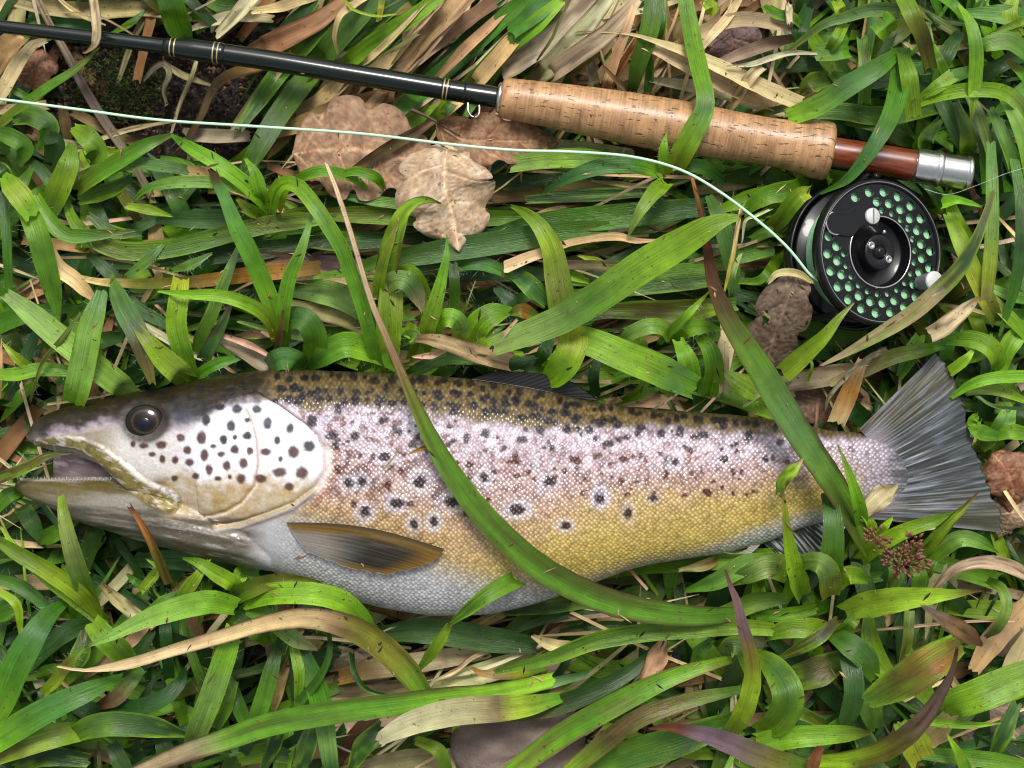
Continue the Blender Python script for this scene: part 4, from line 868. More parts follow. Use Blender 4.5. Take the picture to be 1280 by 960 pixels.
straw('pale straw leaf at the top edge left of centre', '318,14 350,9 390,-4 | 34 34 30 | 8 15 14 | S0 q100 | n'); straw('broad tan straw leaf running down to the rod at top', '432,0 400,24 365,42 335,57 305,72 | 36 38 36 30 | 12 24 28 27 20 | s0 t60 s100 | n keel.3')
straw('small curled straw hanging in front of the long green leaves', '457,-4 440,8 425,20 418,45 422,66 | 44 52 56 54 50 | 10 9 8 6 2 | S0 t100 | n over')
straw('long straw leaf passing under the rod towards the large oak leaf', '580,-6 560,18 540,38 515,68 492,98 470,125 440,162 415,188 398,207 | 46 44 34 24 26 36 40 42 40 | 30 27 23 20 17 16 18 17 10 | s0 s60 t100 | n keel.25')
straw('second tan straw leaf beside the long one above the rod', '618,2 590,22 560,44 520,76 488,98 | 34 32 26 22 | 18 20 19 17 14 | t0 s100 | n'); straw('tan straw strip lying over the large oak leaf', '545,150 520,165 490,182 462,200 436,216 | 44 46 46 42 | 6 13 15 14 7 | t0 m50 t100 | n over')
straw('broad tan straw leaf under the rod above the large oak leaf', '490,118 455,128 415,140 370,158 330,172 | 30 30 26 20 | 18 24 24 20 8 | t0 s50 t100 | n'); straw('tan straw joint near the hook keeper', '640,52 620,75 600,98 582,118 560,140 | 40 36 28 24 | 20 22 20 18 10 | s0 S100 | n')
HP = 'straw leaves heaped above the cork grip'
straw('leftmost broad straw leaf heaped above the cork grip', '738,-4 715,20 690,46 662,68 630,90 | 40 42 38 30 | 24 30 32 30 26 | s0 S60 s100 | n keel.3', HP)
straw('second straw leaf from the left heaped above the cork grip', '760,-2 738,26 715,52 690,80 664,102 | 46 48 44 34 | 18 24 26 26 22 | S0 s50 s100 | n keel.3', HP); straw('pale straw leaf running into the middle of the cork grip heap', '798,-2 778,22 755,45 722,68 690,92 670,112 | 48 50 46 34 | 12 22 25 24 18 12 | S0 q50 s100 | n keel.3', HP)
straw('greyish straw leaf under the cork grip heap', '735,22 715,52 690,82 678,100 | 30 30 24 | 22 24 20 16 | q | n', HP); straw('narrow upright straw in the heap above the grip', '792,10 782,40 768,75 757,112 | 50 50 40 30 | 8 12 14 12 | S0 s100 | n', HP)
straw('brown straw strip leaning on the heap above the grip', '805,36 790,60 775,85 764,108 | 44 42 36 28 | 7 9 9 7 | e0 t100 | n', HP); straw('short straw stub standing against the cork grip', '734,72 740,92 745,112 | 34 32 26 | 14 14 13 | q | n', HP); straw('thin tan splinter pointing out of the heap at the grip', '756,85 770,100 785,114 | 46 40 30 | 4 8 8 | t | n', HP)
straw('fine dark seed stalk lying on the straw heap', '713,0 700,25 690,48 678,66 671,76 | 56 58 56 52 | 3 4 4 4 2 | m0 o60 k100 | n over', HP)
straw('long pale straw leaf sloping from the heap to the right end of the grip', '722,40 755,40 790,43 820,52 860,66 905,86 950,108 1000,130 | 48 50 50 48 44 | 2 3 5 12 17 20 22 20 | t0 S30 S100 | n keel.35', HP)
straw('broader straw leaf below the long pale one beside the grip', '800,52 830,64 868,84 915,108 970,130 | 46 46 42 34 | 14 22 24 24 20 | S0 s100 | n keel.3', HP); straw('straw leaf half hidden behind the green strap above the grip', '815,100 850,106 890,112 930,124 980,140 | 30 32 30 26 | 8 16 20 20 16 | q0 s100 | n', HP)
straw('straw leaf leaning up from the heap to the top edge', '878,58 892,42 908,24 926,-4 | 46 48 48 44 | 9 12 12 8 | S0 s100 | n', HP); straw('arched straw leaf above the dark oak leaf', '842,60 870,44 900,30 935,24 980,32 1000,42 | 40 46 48 44 | 12 16 18 19 18 10 | s0 q100 | n', HP)
straw('short straw leaf pointing down at the right end of the grip', '952,84 940,94 928,112 913,136 | 50 50 44 34 | 12 16 15 7 | S0 s100 | n', HP); straw('slim pale straw curl right of the dark oak leaf', '912,83 940,80 965,72 990,66 1020,67 | 50 52 52 50 | 3 7 8 7 3 | S | n over', HP); straw('straw strip under the slim pale curl', '900,78 930,66 965,54 1000,46 | 40 40 36 | 10 16 16 8 | q0 t100 | n', HP)
straw('tiny square straw fragment near the top right', '986,5 987,28 | 54 54 | 9 9 | S | n over'); straw('tan straw lying flat under the grip at the left', '640,186 690,182 745,186 790,190 | 30 30 26 | 12 16 16 8 | q0 s100 | n'); straw('broad dull straw lying below the fly line', '560,262 610,246 680,240 750,238 830,240 | 20 22 20 | 12 22 26 24 12 | t0 s100 | n')
straw('wavy straw ribbon right of the pale oak leaf', '632,334 660,322 690,312 710,304 750,297 775,296 795,301 826,300 | 48 54 54 54 50 | 16 14 13 9 9 11 7 2 | S0 s50 s100 | n keel.3 over'); straw('cut olive strip stub behind the bright folded leaf', '699,331 740,332 790,333 | 52 52 48 | 12 13 12 | u0 o100 | n')
straw('thin pale straw strip right of the brown streaked leaf', '926,262 921,290 916,320 906,362 | 62 64 62 56 | 4 6 6 3 | S0 y100 | n over'); straw('hooked straw strand beside the fly line near the reel', '962,262 945,270 932,276 928,300 | 58 60 60 56 | 3 4 4 2 | S | n over')
straw('dry twisted straw leaf at the left above the head', '66,308 70,325 78,338 92,348 106,362 119,375 | 48 52 52 46 | 4 14 20 20 16 6 | q0 S50 s100 | n over'); straw('long mottled straw leaf turning olive left of centre', '98,346 120,352 150,354 190,355 250,352 320,343 400,335 | 46 46 44 40 | 6 12 14 16 20 22 18 | S0 s14 o24 m45 e70 t100 | n')
straw('straw strip beneath the hairy leaf above the head', '165,398 190,412 220,430 250,448 | 48 48 44 | 6 11 11 6 | S | n'); straw('broad pale straw leaf above the eye of the trout', '262,418 285,426 312,440 345,462 | 42 46 40 | 10 22 26 20 | S0 q60 S100 | n'); straw('straw strip over the broad pale leaf above the eye', '280,420 310,430 340,446 | 50 50 46 | 6 9 5 | S | n over')
straw('flat straw leaf behind the curled shoot', '366,346 400,348 440,354 470,368 | 34 34 30 | 16 20 20 14 | S | n'); straw('second flat straw leaf behind the curled shoot', '360,382 400,390 440,402 480,422 | 36 36 32 | 16 22 22 14 | s | n'); straw('mottled tan straw right of the small curled shoot', '326,325 370,328 430,332 480,334 | 32 34 32 | 22 26 24 16 | t0 u50 s100 | n')
straw('straw leaf lying on grass above the dorsal fin', '520,424 535,424 560,430 595,442 636,452 | 56 60 60 54 | 8 18 22 24 24 | t0 s30 s100 | n over keel.3'); straw('small brown twig poking up above the dorsal fin', '615,437 626,424 634,414 644,402 | 66 70 72 70 | 7 6 5 4 | k0 q20 q100 | n over'); straw('straw tip curl under the leaf above the dorsal fin', '518,446 540,444 556,438 | 52 54 52 | 3 9 6 | S | n')
straw('short straw leaf right of the reel', '1222,373 1210,384 1195,396 1178,410 1163,418 | 70 74 74 70 | 5 15 21 23 20 | t0 S30 S100 | n over keel.2'); straw('twisted straw leaf curling above the tail fin', '1108,436 1090,444 1072,456 1052,474 1036,496 1032,512 | 60 64 62 56 46 | 6 12 16 14 10 3 | q0 S60 s100 | n twist'); straw('olive straw leaf running to the tail from the reel', '1180,432 1150,438 1115,446 1080,462 1040,478 | 46 50 50 44 | 8 18 20 18 10 | g0 o50 s100 | n')
straw('brown speckled straw standing above the wrist of the tail', '1078,450 1068,474 1058,498 1046,526 | 52 50 44 | 12 20 24 22 | s0 e50 s100 | n'); straw('broad straw leaf behind the wrist of the tail', '965,482 1000,476 1045,468 1085,462 | 34 36 34 | 18 26 26 18 | q0 s100 | n')
straw('straw leaf sloping left of the reel bottom', '915,400 908,430 898,468 892,492 | 36 36 32 | 12 22 24 16 | S0 s100 | n'); straw('pale upright straw behind the brown streaked leaf', '904,405 906,440 904,490 | 48 48 40 | 8 11 12 | S | n')
straw('arched straw leaf right of the seed head', '1168,736 1180,722 1195,710 1225,702 1258,706 1290,722 | 58 66 70 66 58 | 8 14 16 18 18 14 | s0 S40 s100 | n over keel.4')
straw('broad straw leaf at the right edge below the arched one', '1290,752 1265,775 1240,802 1218,836 | 34 38 36 | 22 30 30 16 | s0 q50 s100 | n'); straw('second broad straw leaf at the right edge', '1296,790 1280,812 1266,840 1254,870 | 34 36 32 | 26 34 34 22 | S0 q100 | n'); straw('straw leaf under the bottom right leaves', '1150,935 1175,908 1195,880 | 40 42 40 | 26 28 18 | s | n'); straw('thin straw stalk crossing right of the lower clump', '1090,668 1150,662 1210,656 1268,655 | 40 44 44 | 3 4 4 3 | S | n'); straw('thin pale stalk under the blurred brown tip', '1088,788 1130,784 1180,779 1225,776 1266,776 | 44 46 46 | 4 4 4 3 | S | n')
straw('straw fragment under the belly left of the leaf fold', '462,756 500,762 540,770 570,776 | 20 22 20 | 14 22 22 12 | t0 s100 | n')
LP = 'straw leaves in the litter below the belly'
straw('uppermost straw leaf in the litter below the belly', '424,846 460,838 500,832 560,822 610,816 | 26 28 26 | 20 24 26 24 14 | e0 s30 S100 | n', LP); straw('broad straw leaf under the uppermost one in the litter', '540,862 580,848 620,836 665,820 | 26 28 26 | 18 26 28 20 | s0 S50 q100 | n', LP); straw('dull straw leaf lying along the litter below the bent straw', '400,868 440,868 490,862 540,852 | 16 18 16 | 18 26 26 18 | q0 s100 | n', LP)
straw('ridged straw leaf tip near the dark gap in the litter', '540,852 570,838 590,822 612,814 | 34 36 34 | 3 7 7 4 | S | n', LP); straw('brown bark strip beside the dark gap', '535,872 570,864 610,862 640,858 | 20 20 18 | 10 16 16 8 | t0 e100 | n', LP); straw('tan pointed straw piece in the dark gap right of the stone', '800,860 808,846 818,828 830,800 | 44 48 46 40 | 4 22 28 10 | s | n', LP)
straw('pink brown straw scrap left of the tan pointed piece', '668,796 684,804 705,808 730,806 | 44 46 44 | 6 16 16 8 | q0 S50 e100 | n', LP); straw('straw stalk leaning below the folded straw', '335,905 346,870 356,838 372,806 | 20 22 20 | 8 14 14 8 | s | n', LP); straw('grey straw stalk left of the leaning stalk', '322,880 340,850 356,820 | 18 20 18 | 12 14 10 | q | n', LP)
straw('straw leaf edge below the folded tip at the stone', '440,965 490,952 540,946 580,950 | 22 24 22 | 22 28 28 20 | q0 s100 | n', LP); straw('tan straw left of the lower hairy clump', '128,732 145,748 165,764 190,780 | 40 44 42 | 8 16 18 10 | t0 s50 S100 | n'); straw('dull straw lying under the jaw of the trout', '-10,728 30,728 70,726 110,718 | 24 26 24 | 16 20 20 10 | q0 s100 | n'); straw('brown stem stub standing before the throat', '163,634 175,652 190,680 212,728 | 76 78 74 56 | 6 10 13 15 | k0 e25 o60 o100 | n over keel.5')
straw('tiny tan sliver stuck on the flank of the trout', '512,567 524,562 536,557 | 84 84 84 | 2 5 6 | e | n over roll0'); straw('short bract sliver on the flank left of the tan sliver', '481,585 487,578 494,569 | 84 84 83 | 2 3 2 | q | n over roll0'); straw('tiny brown flake on the belly under the pectoral fin', '370,698 379,694 388,690 | 69 70 71 | 2 5 2 | t | n over roll0')
straw('oval tan sepal leaf at the tail root', '1078,648 1088,634 1102,620 1122,607 | 76 78 77 74 | 5 26 28 4 | s0 S50 s100 | n over keel.15')

# clumps: every leaf a part
clump('hairy pale green clump above the snout of the trout', 110, 500, ['128,365 120,388 113,410 107,440 98,482 92,505 | 66 70 70 64 50 | 14 28 32 33 33 30 | b0 p30 p60 G100 | n over roll4',
 '8,368 24,380 45,397 70,418 100,442 132,468 165,492 | 58 60 60 54 | 14 27 31 32 32 31 30 | p0 G50 p100 | n keel.35', '140,345 148,370 160,395 172,418 182,450 190,478 | 52 62 66 64 | 4 22 28 28 20 8 | g0 b40 m70 o100 | n over',
 '170,408 188,430 208,452 248,486 | 64 66 62 50 | 10 30 33 30 | o0 G25 p70 G100 | n', '-10,468 20,468 50,462 90,464 | 50 54 50 | 12 18 18 14 | G0 g100 | n', '26,248 45,285 58,330 68,370 73,404 | 50 58 56 50 46 | 22 30 31 26 4 | G0 g40 g100 | n over',
 '44,246 62,275 85,294 120,294 165,289 | 52 54 52 46 | 16 20 19 13 2 | G0 g60 o100 | n over', '3,240 8,285 10,325 12,366 | 40 44 44 36 | 10 13 12 9 | d0 g100 | n', '100,392 78,422 55,450 44,480 38,500 | 60 62 58 50 | 2 6 6 5 4 | o0 m100 | n over',
 '4,430 20,446 38,460 | 56 56 50 | 3 12 14 | G | n', '55,400 40,430 22,470 10,500 | 40 44 40 | 8 16 18 12 | d | b', '150,358 170,384 205,405 220,420 | 40 44 40 | 12 17 15 6 | d0 b100 | n', '70,480 85,470 105,455 130,450 | 40 44 44 | 8 14 14 6 | g | b'], True)
clump('bright clump above the eye of the trout with upright cut leaf', 235, 480, ['226,350 223,375 220,405 227,435 236,462 248,486 | 58 64 64 60 50 36 | 20 25 26 24 20 12 | y0 G20 g60 G100 | n over', '298,308 288,335 276,365 264,395 250,425 246,450 | 48 54 52 44 34 | 5 13 17 18 17 12 | b0 g100 | n over',
 '288,382 276,410 260,440 246,466 | 50 52 48 36 | 5 16 19 12 | k0 b20 d100 | n over', '205,305 185,325 158,345 | 44 46 42 | 4 14 6 | b | n', '262,318 240,330 215,338 | 40 42 40 | 4 14 6 | b0 g100 | n', '248,468 268,456 300,446 | 44 48 44 | 14 15 8 | g | n', '110,318 125,330 145,350 160,372 | 40 44 40 | 8 16 18 10 | d | b'], True)
clump('upright three leaved shoot with brown sheath above the gill cover', 352, 440, ['265,212 273,232 282,250 296,285 310,312 325,345 340,382 348,410 | 62 70 76 76 72 64 52 | 10 13 17 22 24 24 22 17 | k0 m9 b14 g60 G100 | n over', '390,268 384,290 374,320 362,348 355,385 353,412 | 70 76 76 70 56 | 4 10 16 19 19 16 | p0 g40 G100 | n over',
 '200,364 235,368 270,369 300,376 325,388 340,405 346,425 | 66 72 74 70 60 46 | 3 10 15 17 18 17 14 | G0 G60 y100 | n over', '352,432 356,405 368,397 384,402 394,422 390,448 376,462 | 36 54 64 68 62 46 36 | 20 27 29 30 30 28 20 | G0 b35 g60 G100 | n over keel.15', '354,388 351,412 346,440 | 66 62 44 | 2 8 10 | k0 t100 | n over', '330,462 346,450 362,448 385,462 | 50 54 50 | 12 26 28 12 | b0 g100 | n'], True)
clump('arching bright clump left of the pale oak leaf', 340, 262, ['213,168 240,186 270,203 300,225 322,245 338,262 | 44 56 62 60 52 38 | 3 15 19 20 19 14 | g0 G50 G100 | n over', '168,250 180,238 200,231 235,227 275,229 310,238 336,256 | 40 48 56 60 56 42 | 4 11 15 16 16 15 12 | g0 p50 G100 | n over',
 '338,272 342,245 354,229 372,232 392,255 412,285 428,312 440,345 452,380 463,420 474,462 490,490 | 36 54 66 72 78 78 76 72 68 60 44 30 | 14 18 19 19 19 19 18 18 17 16 15 12 | G0 G20 g45 g80 d100 | n over keel.35', '420,220 445,214 470,222 480,236 | 50 54 52 44 | 6 12 14 6 | g | n', '360,232 385,218 410,214 440,222 462,238 | 46 54 56 50 42 | 10 14 15 13 4 | g | n over', '332,262 326,240 318,215 308,200 | 40 54 58 56 | 12 18 17 4 | G | n over', '346,262 350,248 356,236 | 40 52 56 | 14 18 12 | y0 G100 | n', '330,270 312,262 298,250 | 36 44 40 | 12 16 5 | G0 y100 | n'], True)
clump('dark leafy clump at the left edge below the fly line', 60, 230, ['92,160 110,172 122,190 112,200 | 44 50 48 40 | 12 26 26 14 | G0 g100 | n over', '216,168 185,180 150,200 118,220 96,238 | 44 50 50 46 40 | 4 17 20 20 14 | m0 g20 g70 o100 | n over', '234,213 205,208 165,204 128,216 104,230 | 42 46 44 38 | 13 17 17 15 10 | b0 g100 | n', '90,180 86,205 74,235 62,262 | 46 52 50 44 | 10 26 30 26 | g0 G60 g100 | n over',
 '30,196 50,212 68,232 88,250 | 40 44 42 | 8 15 16 10 | d0 b100 | n', '124,60 96,86 62,108 30,132 -4,158 -24,172 | 36 40 38 32 | 2 9 13 14 14 12 | o0 g40 o100 | n', '8,106 24,116 40,124 | 24 26 24 | 8 10 8 | g | n', '18,150 40,145 62,160 50,185 | 40 46 46 38 | 12 26 26 10 | d0 g100 | n', '-6,165 15,172 32,185 24,205 | 44 48 46 40 | 14 22 22 10 | g | n', '5,220 14,232 26,246 40,268 | 54 60 62 60 | 12 26 30 22 | G0 y60 G100 | n over', '40,210 30,226 22,240 10,248 | 50 56 56 48 | 6 14 18 14 | g | n',
 '165,222 150,232 132,240 100,250 | 34 36 34 | 10 20 22 14 | d0 g100 | n', '120,185 140,192 160,190 | 36 38 36 | 12 14 6 | G | n', '-8,205 4,215 10,235 | 46 48 44 | 12 20 14 | d | n', '60,170 70,180 64,205 | 44 46 40 | 14 28 18 | d | n'])
clump('olive long leaves lying level left of centre', 90, 262, ['84,254 90,272 102,288 122,303 160,314 220,309 290,291 345,279 420,272 | 40 46 46 44 40 36 | 10 18 23 24 24 23 23 22 10 | G0 o20 g50 o80 g100 | n keel.3 over', '196,276 235,274 285,275 330,282 | 30 34 34 28 | 8 24 26 16 | d0 b40 d100 | n', '400,300 330,312 262,318 200,330 | 30 34 34 28 | 12 24 26 8 | d | n', '112,270 140,290 175,292 | 36 36 32 | 8 18 8 | d | n', '160,258 186,262 214,270 | 44 46 42 | 8 14 3 | G | n over', '150,240 162,258 172,275 | 36 40 36 | 12 14 10 | o0 m100 | n'])
clump('upright shoot with split leaves above the dorsal fin', 488, 450, ['550,254 535,250 520,253 505,265 494,292 486,325 480,358 | 70 78 80 78 70 58 | 2 10 17 24 29 29 24 | k0 g8 G40 g100 | n over keel.3', '498,276 490,298 480,325 474,352 472,372 | 76 78 74 66 56 | 2 9 14 15 12 | o0 G100 | n over', '490,352 488,380 486,410 484,440 482,470 | 60 60 56 48 34 | 28 32 32 30 24 | p0 G50 p100 | n over keel.5',
 '470,372 480,360 494,350 508,352 520,366 528,388 | 48 58 66 68 62 54 | 12 20 24 24 22 4 | G0 p40 b70 S100 | n over', '385,462 405,444 430,431 452,434 480,446 500,462 | 42 54 58 54 46 38 | 6 24 32 32 24 12 | d0 g30 G60 g100 | n over', '365,362 405,366 440,378 474,402 | 34 38 38 34 | 20 32 34 26 | d0 p40 d100 | n', '393,347 415,343 442,340 470,332 | 48 50 48 44 | 4 10 12 10 | G0 b100 | n over', '500,430 515,420 522,432 512,450 | 44 56 54 40 | 10 18 18 10 | b0 G100 | n', '505,470 530,458 556,448 590,452 | 36 40 38 34 | 8 16 18 8 | d0 g100 | n', '300,402 350,415 400,424 460,426 | 34 36 34 | 4 10 12 8 | p0 g100 | n', '450,462 470,446 495,452 | 38 44 40 | 10 22 14 | g | n'], True)
clump('pale shoot with rolled leaf right of the split leaved shoot', 532, 440, ['559,296 558,320 553,345 544,380 534,412 530,440 | 72 76 74 68 56 40 | 2 10 17 22 22 16 | g0 G30 y100 | n over', '499,342 508,336 518,340 528,356 533,378 534,415 | 62 68 68 62 52 42 | 14 14 15 17 18 15 | g0 G40 y100 | n over', '543,420 548,404 558,397 570,400 577,414 570,424 | 42 56 66 66 54 42 | 18 22 24 24 22 14 | G0 G40 p70 y100 | n over keel.12',
 '640,388 618,392 600,404 592,420 590,440 | 46 52 52 46 38 | 8 28 34 32 18 | g0 G100 | n', '566,330 568,352 568,372 562,398 | 52 54 50 44 | 12 14 14 12 | d0 g100 | n', '640,345 610,332 585,330 560,336 | 42 46 46 40 | 10 18 18 10 | g0 b50 g100 | n', '594,352 584,380 576,405 | 56 58 50 | 1 3 4 | o | n over', '618,420 605,432 590,446 | 50 50 44 | 12 22 14 | G | n', '505,408 515,416 528,420 | 44 52 50 | 18 20 16 | G | n', '620,360 640,380 652,400 | 36 38 34 | 10 20 12 | d | n', '560,452 590,446 640,455 690,470 | 30 34 32 | 12 22 24 14 | d0 g100 | n'], True)
clump('long glossy leaves lying level below the oak leaves', 470, 300, ['452,334 480,325 520,319 560,312 620,303 690,292 760,284 | 46 52 52 50 46 40 | 14 24 29 30 30 28 16 | g0 b40 b60 g100 | n keel.3', '380,268 440,268 510,270 580,272 660,272 | 34 38 36 32 | 12 22 24 24 14 | o0 g50 g100 | n', '600,300 680,280 760,272 830,264 885,258 | 36 40 40 36 | 18 28 32 30 22 | d0 g50 d100 | n keel.35',
 '640,206 680,200 730,198 780,204 | 42 44 44 38 | 20 24 26 10 | p0 G40 g100 | n', '430,245 460,250 500,255 540,262 | 40 42 40 | 8 13 14 6 | b0 p50 d100 | n', '735,390 790,388 850,387 920,380 | 36 38 36 | 14 24 25 16 | d0 o40 g100 | n', '640,350 700,345 780,346 880,338 | 26 28 26 | 14 26 28 20 | d0 g100 | n', '720,368 790,360 860,352 930,345 | 28 30 28 | 12 22 24 14 | g0 d100 | n', '360,300 420,302 480,300 | 28 30 28 | 12 26 20 | d | n', '585,220 640,228 700,222 | 24 26 24 | 14 20 12 | d | n', '560,345 620,340 700,345 | 28 30 28 | 12 24 14 | d0 b100 | n', '660,250 740,244 820,240 | 30 32 30 | 10 18 10 | d | n'])
clump('bright folded leaves behind the back of the trout', 705, 440, ['640,258 658,267 675,283 690,310 696,340 702,375 706,400 | 46 56 60 58 50 40 | 4 14 22 28 33 36 34 | g0 G40 p70 G100 | n over', '676,480 694,468 708,450 716,430 716,410 | 44 58 66 66 58 | 10 30 38 37 34 | G0 G50 y80 y100 | n over keel.2', '728,424 750,432 780,445 820,461 868,484 | 64 68 68 64 54 | 34 38 40 40 30 | G0 G50 b85 g100 | n over keel.2',
 '655,462 670,452 640,455 610,462 | 48 50 46 40 | 8 14 18 10 | d0 b40 d100 | n', '638,392 652,388 668,394 | 48 50 46 | 6 20 12 | g0 e60 g100 | n', '650,346 664,358 684,378 | 44 48 44 | 20 26 14 | b | n', '725,320 748,328 765,338 | 46 48 44 | 3 12 6 | G0 y100 | n', '700,336 716,344 735,352 | 44 48 44 | 12 14 6 | G | n', '690,420 680,440 670,455 | 36 40 36 | 10 18 12 | d | n'])
clump('low green clump between the diagonal leaf and the trout', 835, 425, ['772,432 790,416 812,408 830,411 838,424 | 44 56 62 58 46 | 8 18 21 20 12 | g0 p40 G100 | n over', '885,366 868,384 850,402 824,428 | 58 62 60 46 | 2 10 12 8 | G0 g100 | n over', '900,412 876,408 856,412 840,424 | 50 56 54 42 | 4 20 24 14 | g0 G60 g100 | n over', '848,426 858,448 863,470 862,490 | 54 58 52 40 | 14 26 27 22 | G0 g100 | n', '872,420 886,436 892,462 886,492 | 46 52 48 36 | 10 24 26 20 | g | n',
 '855,400 880,390 905,386 | 46 48 44 | 8 18 10 | G | n', '800,440 808,470 798,490 780,500 | 46 50 46 36 | 8 11 11 8 | G0 g100 | n', '820,470 828,486 842,492 | 44 44 36 | 6 8 8 | G | n', '905,465 925,478 950,494 | 44 46 40 | 6 30 20 | p0 G100 | n', '750,440 742,470 745,495 | 38 42 36 | 8 14 12 | d | n', '930,508 955,486 990,470 | 40 42 38 | 4 14 6 | p | n', '790,420 800,430 790,445 | 40 46 40 | 14 20 12 | G | n', '770,470 800,462 830,470 | 34 38 34 | 8 18 12 | g | n'], True)
clump('bright shoot at the foot of the strap leaf below the cork grip', 836, 218, ['833,168 830,182 830,200 835,218 | 60 62 58 46 | 2 13 18 14 | G0 G60 y100 | n over', '676,242 700,228 726,216 760,207 796,207 826,216 | 44 54 60 60 50 | 2 12 19 22 22 16 | d0 b40 g80 G100 | n over', '785,296 792,280 802,262 816,243 832,228 | 56 62 66 62 50 | 2 10 17 22 18 | p0 p30 G100 | n over', '848,212 862,206 885,212 905,228 | 42 48 46 38 | 12 18 18 6 | g0 d100 | n', '886,245 898,270 908,300 916,336 920,362 | 40 46 46 42 36 | 10 20 24 20 10 | b0 b60 g100 | n',
 '885,200 893,208 898,216 | 42 42 40 | 18 20 18 | G0 b100 | n', '760,190 740,205 720,222 | 36 40 36 | 10 14 6 | g | n', '900,262 930,250 960,240 | 44 48 44 | 10 22 18 | G0 g100 | n'], True)
clump('light green bract and soft leaves left of the reel', 975, 265, ['1012,240 1000,244 988,256 976,272 964,284 | 66 70 66 56 46 | 14 22 22 22 18 | y0 G40 o100 | n over keel.6', '930,268 945,252 965,242 990,238 1010,232 | 44 52 54 50 44 | 8 22 26 26 14 | G0 g60 G100 | n', '980,300 968,330 950,350 925,352 | 48 54 52 44 | 8 14 15 6 | G0 g100 | n', '960,345 975,340 985,325 | 40 44 40 | 8 12 8 | g | n', '1066,380 1048,398 1030,420 1008,440 980,466 | 74 74 70 62 50 | 2 12 20 25 26 | p0 G40 G100 | n over', '918,365 914,345 925,320 | 50 56 54 | 16 12 4 | b0 p100 | n', '895,330 930,318 965,310 | 32 34 32 | 10 22 20 | g | n', '1005,440 1015,455 1010,475 | 36 46 40 | 2 4 4 | G | n over', '940,300 960,290 985,290 | 36 40 36 | 12 18 10 | g | n'])
clump('torn leaved clump behind the reel seat', 1122, 62, ['1122,66 1098,84 1062,106 1025,130 985,147 | 58 66 66 62 54 | 14 24 27 27 22 | g0 b50 G100 | n over keel.25', '1128,68 1135,95 1138,120 1141,146 | 60 66 62 54 | 16 24 24 22 | g0 G100 | n over', '1124,14 1090,12 1055,22 1030,30 1005,48 975,72 | 60 62 58 56 52 48 | 20 17 14 11 8 3 | d0 b30 b60 o100 | n over', '1128,-6 1140,20 1152,45 1163,84 | 70 74 70 58 | 22 22 20 16 | G0 o40 m70 o100 | n over', '1100,26 1108,34 1112,42 | 64 66 60 | 28 30 26 | g0 G100 | n over', '1055,30 1045,50 1032,68 | 54 58 50 | 14 16 8 | G0 g100 | n over', '1078,48 1082,90 1080,128 | 50 54 46 | 14 16 16 | g0 o30 g100 | n', '1060,60 1048,62 1020,66 | 50 54 50 | 24 26 20 | g0 p100 | n', '1165,60 1175,78 1186,98 | 54 58 50 | 12 13 12 | g | n', '1190,95 1172,108 1145,125 | 62 64 54 | 18 16 6 | p0 G100 | n over', '1000,30 990,22 970,18 955,8 | 46 50 48 42 | 10 14 14 8 | g | n', '1045,2 1050,12 1052,22 | 56 58 50 | 14 16 12 | G0 y100 | n',
 '990,142 1050,140 1100,146 1180,134 | 34 38 36 30 | 14 24 26 14 | d0 g100 | n', '1000,120 1012,105 1035,98 | 38 42 38 | 8 26 18 | m0 g100 | n', '1060,150 1100,158 1140,182 | 34 38 34 | 14 20 16 | g0 d100 | n', '1062,38 1058,22 1062,2 | 42 50 46 | 14 20 14 | d | n', '1155,30 1158,60 1160,90 | 44 46 40 | 16 22 14 | d | n', '1200,40 1182,70 1172,100 | 40 44 40 | 12 22 14 | d0 g100 | n', '1010,10 1000,40 1005,70 | 40 46 40 | 14 22 12 | d | n', '1085,100 1060,105 1040,92 | 36 40 38 | 10 22 10 | d0 g100 | n', '1175,150 1160,170 1150,195 | 34 38 34 | 10 22 18 | d0 g100 | n'])
clump('drooping clump at the right edge beside the silver rod end', 1265, 100, ['1198,6 1212,28 1219,60 1218,100 1214,148 | 66 72 74 70 62 | 4 17 20 19 3 | G0 g40 G80 o100 | n over', '1148,128 1180,117 1215,112 1250,114 1270,126 1290,152 | 56 64 68 66 60 50 | 12 17 19 19 18 16 | G0 G60 p80 g100 | n over', '1205,108 1222,140 1232,170 1238,197 | 48 52 50 44 | 10 15 15 8 | b0 p100 | n', '1238,138 1252,165 1266,200 1278,242 | 52 56 56 50 | 10 17 19 18 | b0 b50 g100 | n over', '1252,120 1270,150 1284,190 1292,240 | 54 60 58 50 | 10 20 22 20 | g0 p50 g100 | n over', '1290,72 1262,52 1232,56 1224,66 | 50 56 56 48 | 20 26 24 6 | g0 p60 G100 | n', '1222,52 1250,38 1280,26 | 50 54 50 | 3 8 10 | g0 G100 | n', '1210,16 1250,18 1290,24 | 50 52 48 | 10 26 24 | g0 p50 g100 | n', '1268,-6 1262,20 1275,45 | 50 52 48 | 14 20 14 | G | n', '1175,-4 1195,10 1210,28 | 50 54 50 | 12 14 6 | g | n', '1262,78 1280,95 1296,120 | 44 46 40 | 8 18 16 | t0 g40 d100 | n', '1230,0 1222,20 1240,30 | 42 46 42 | 12 18 10 | d | n', '1215,150 1230,180 1236,240 | 36 40 36 | 10 18 18 | d0 g100 | n', '1250,150 1240,200 1245,240 | 34 38 34 | 12 24 18 | d | n', '1195,130 1210,170 1205,200 | 36 38 34 | 10 22 14 | d0 G100 | n'])
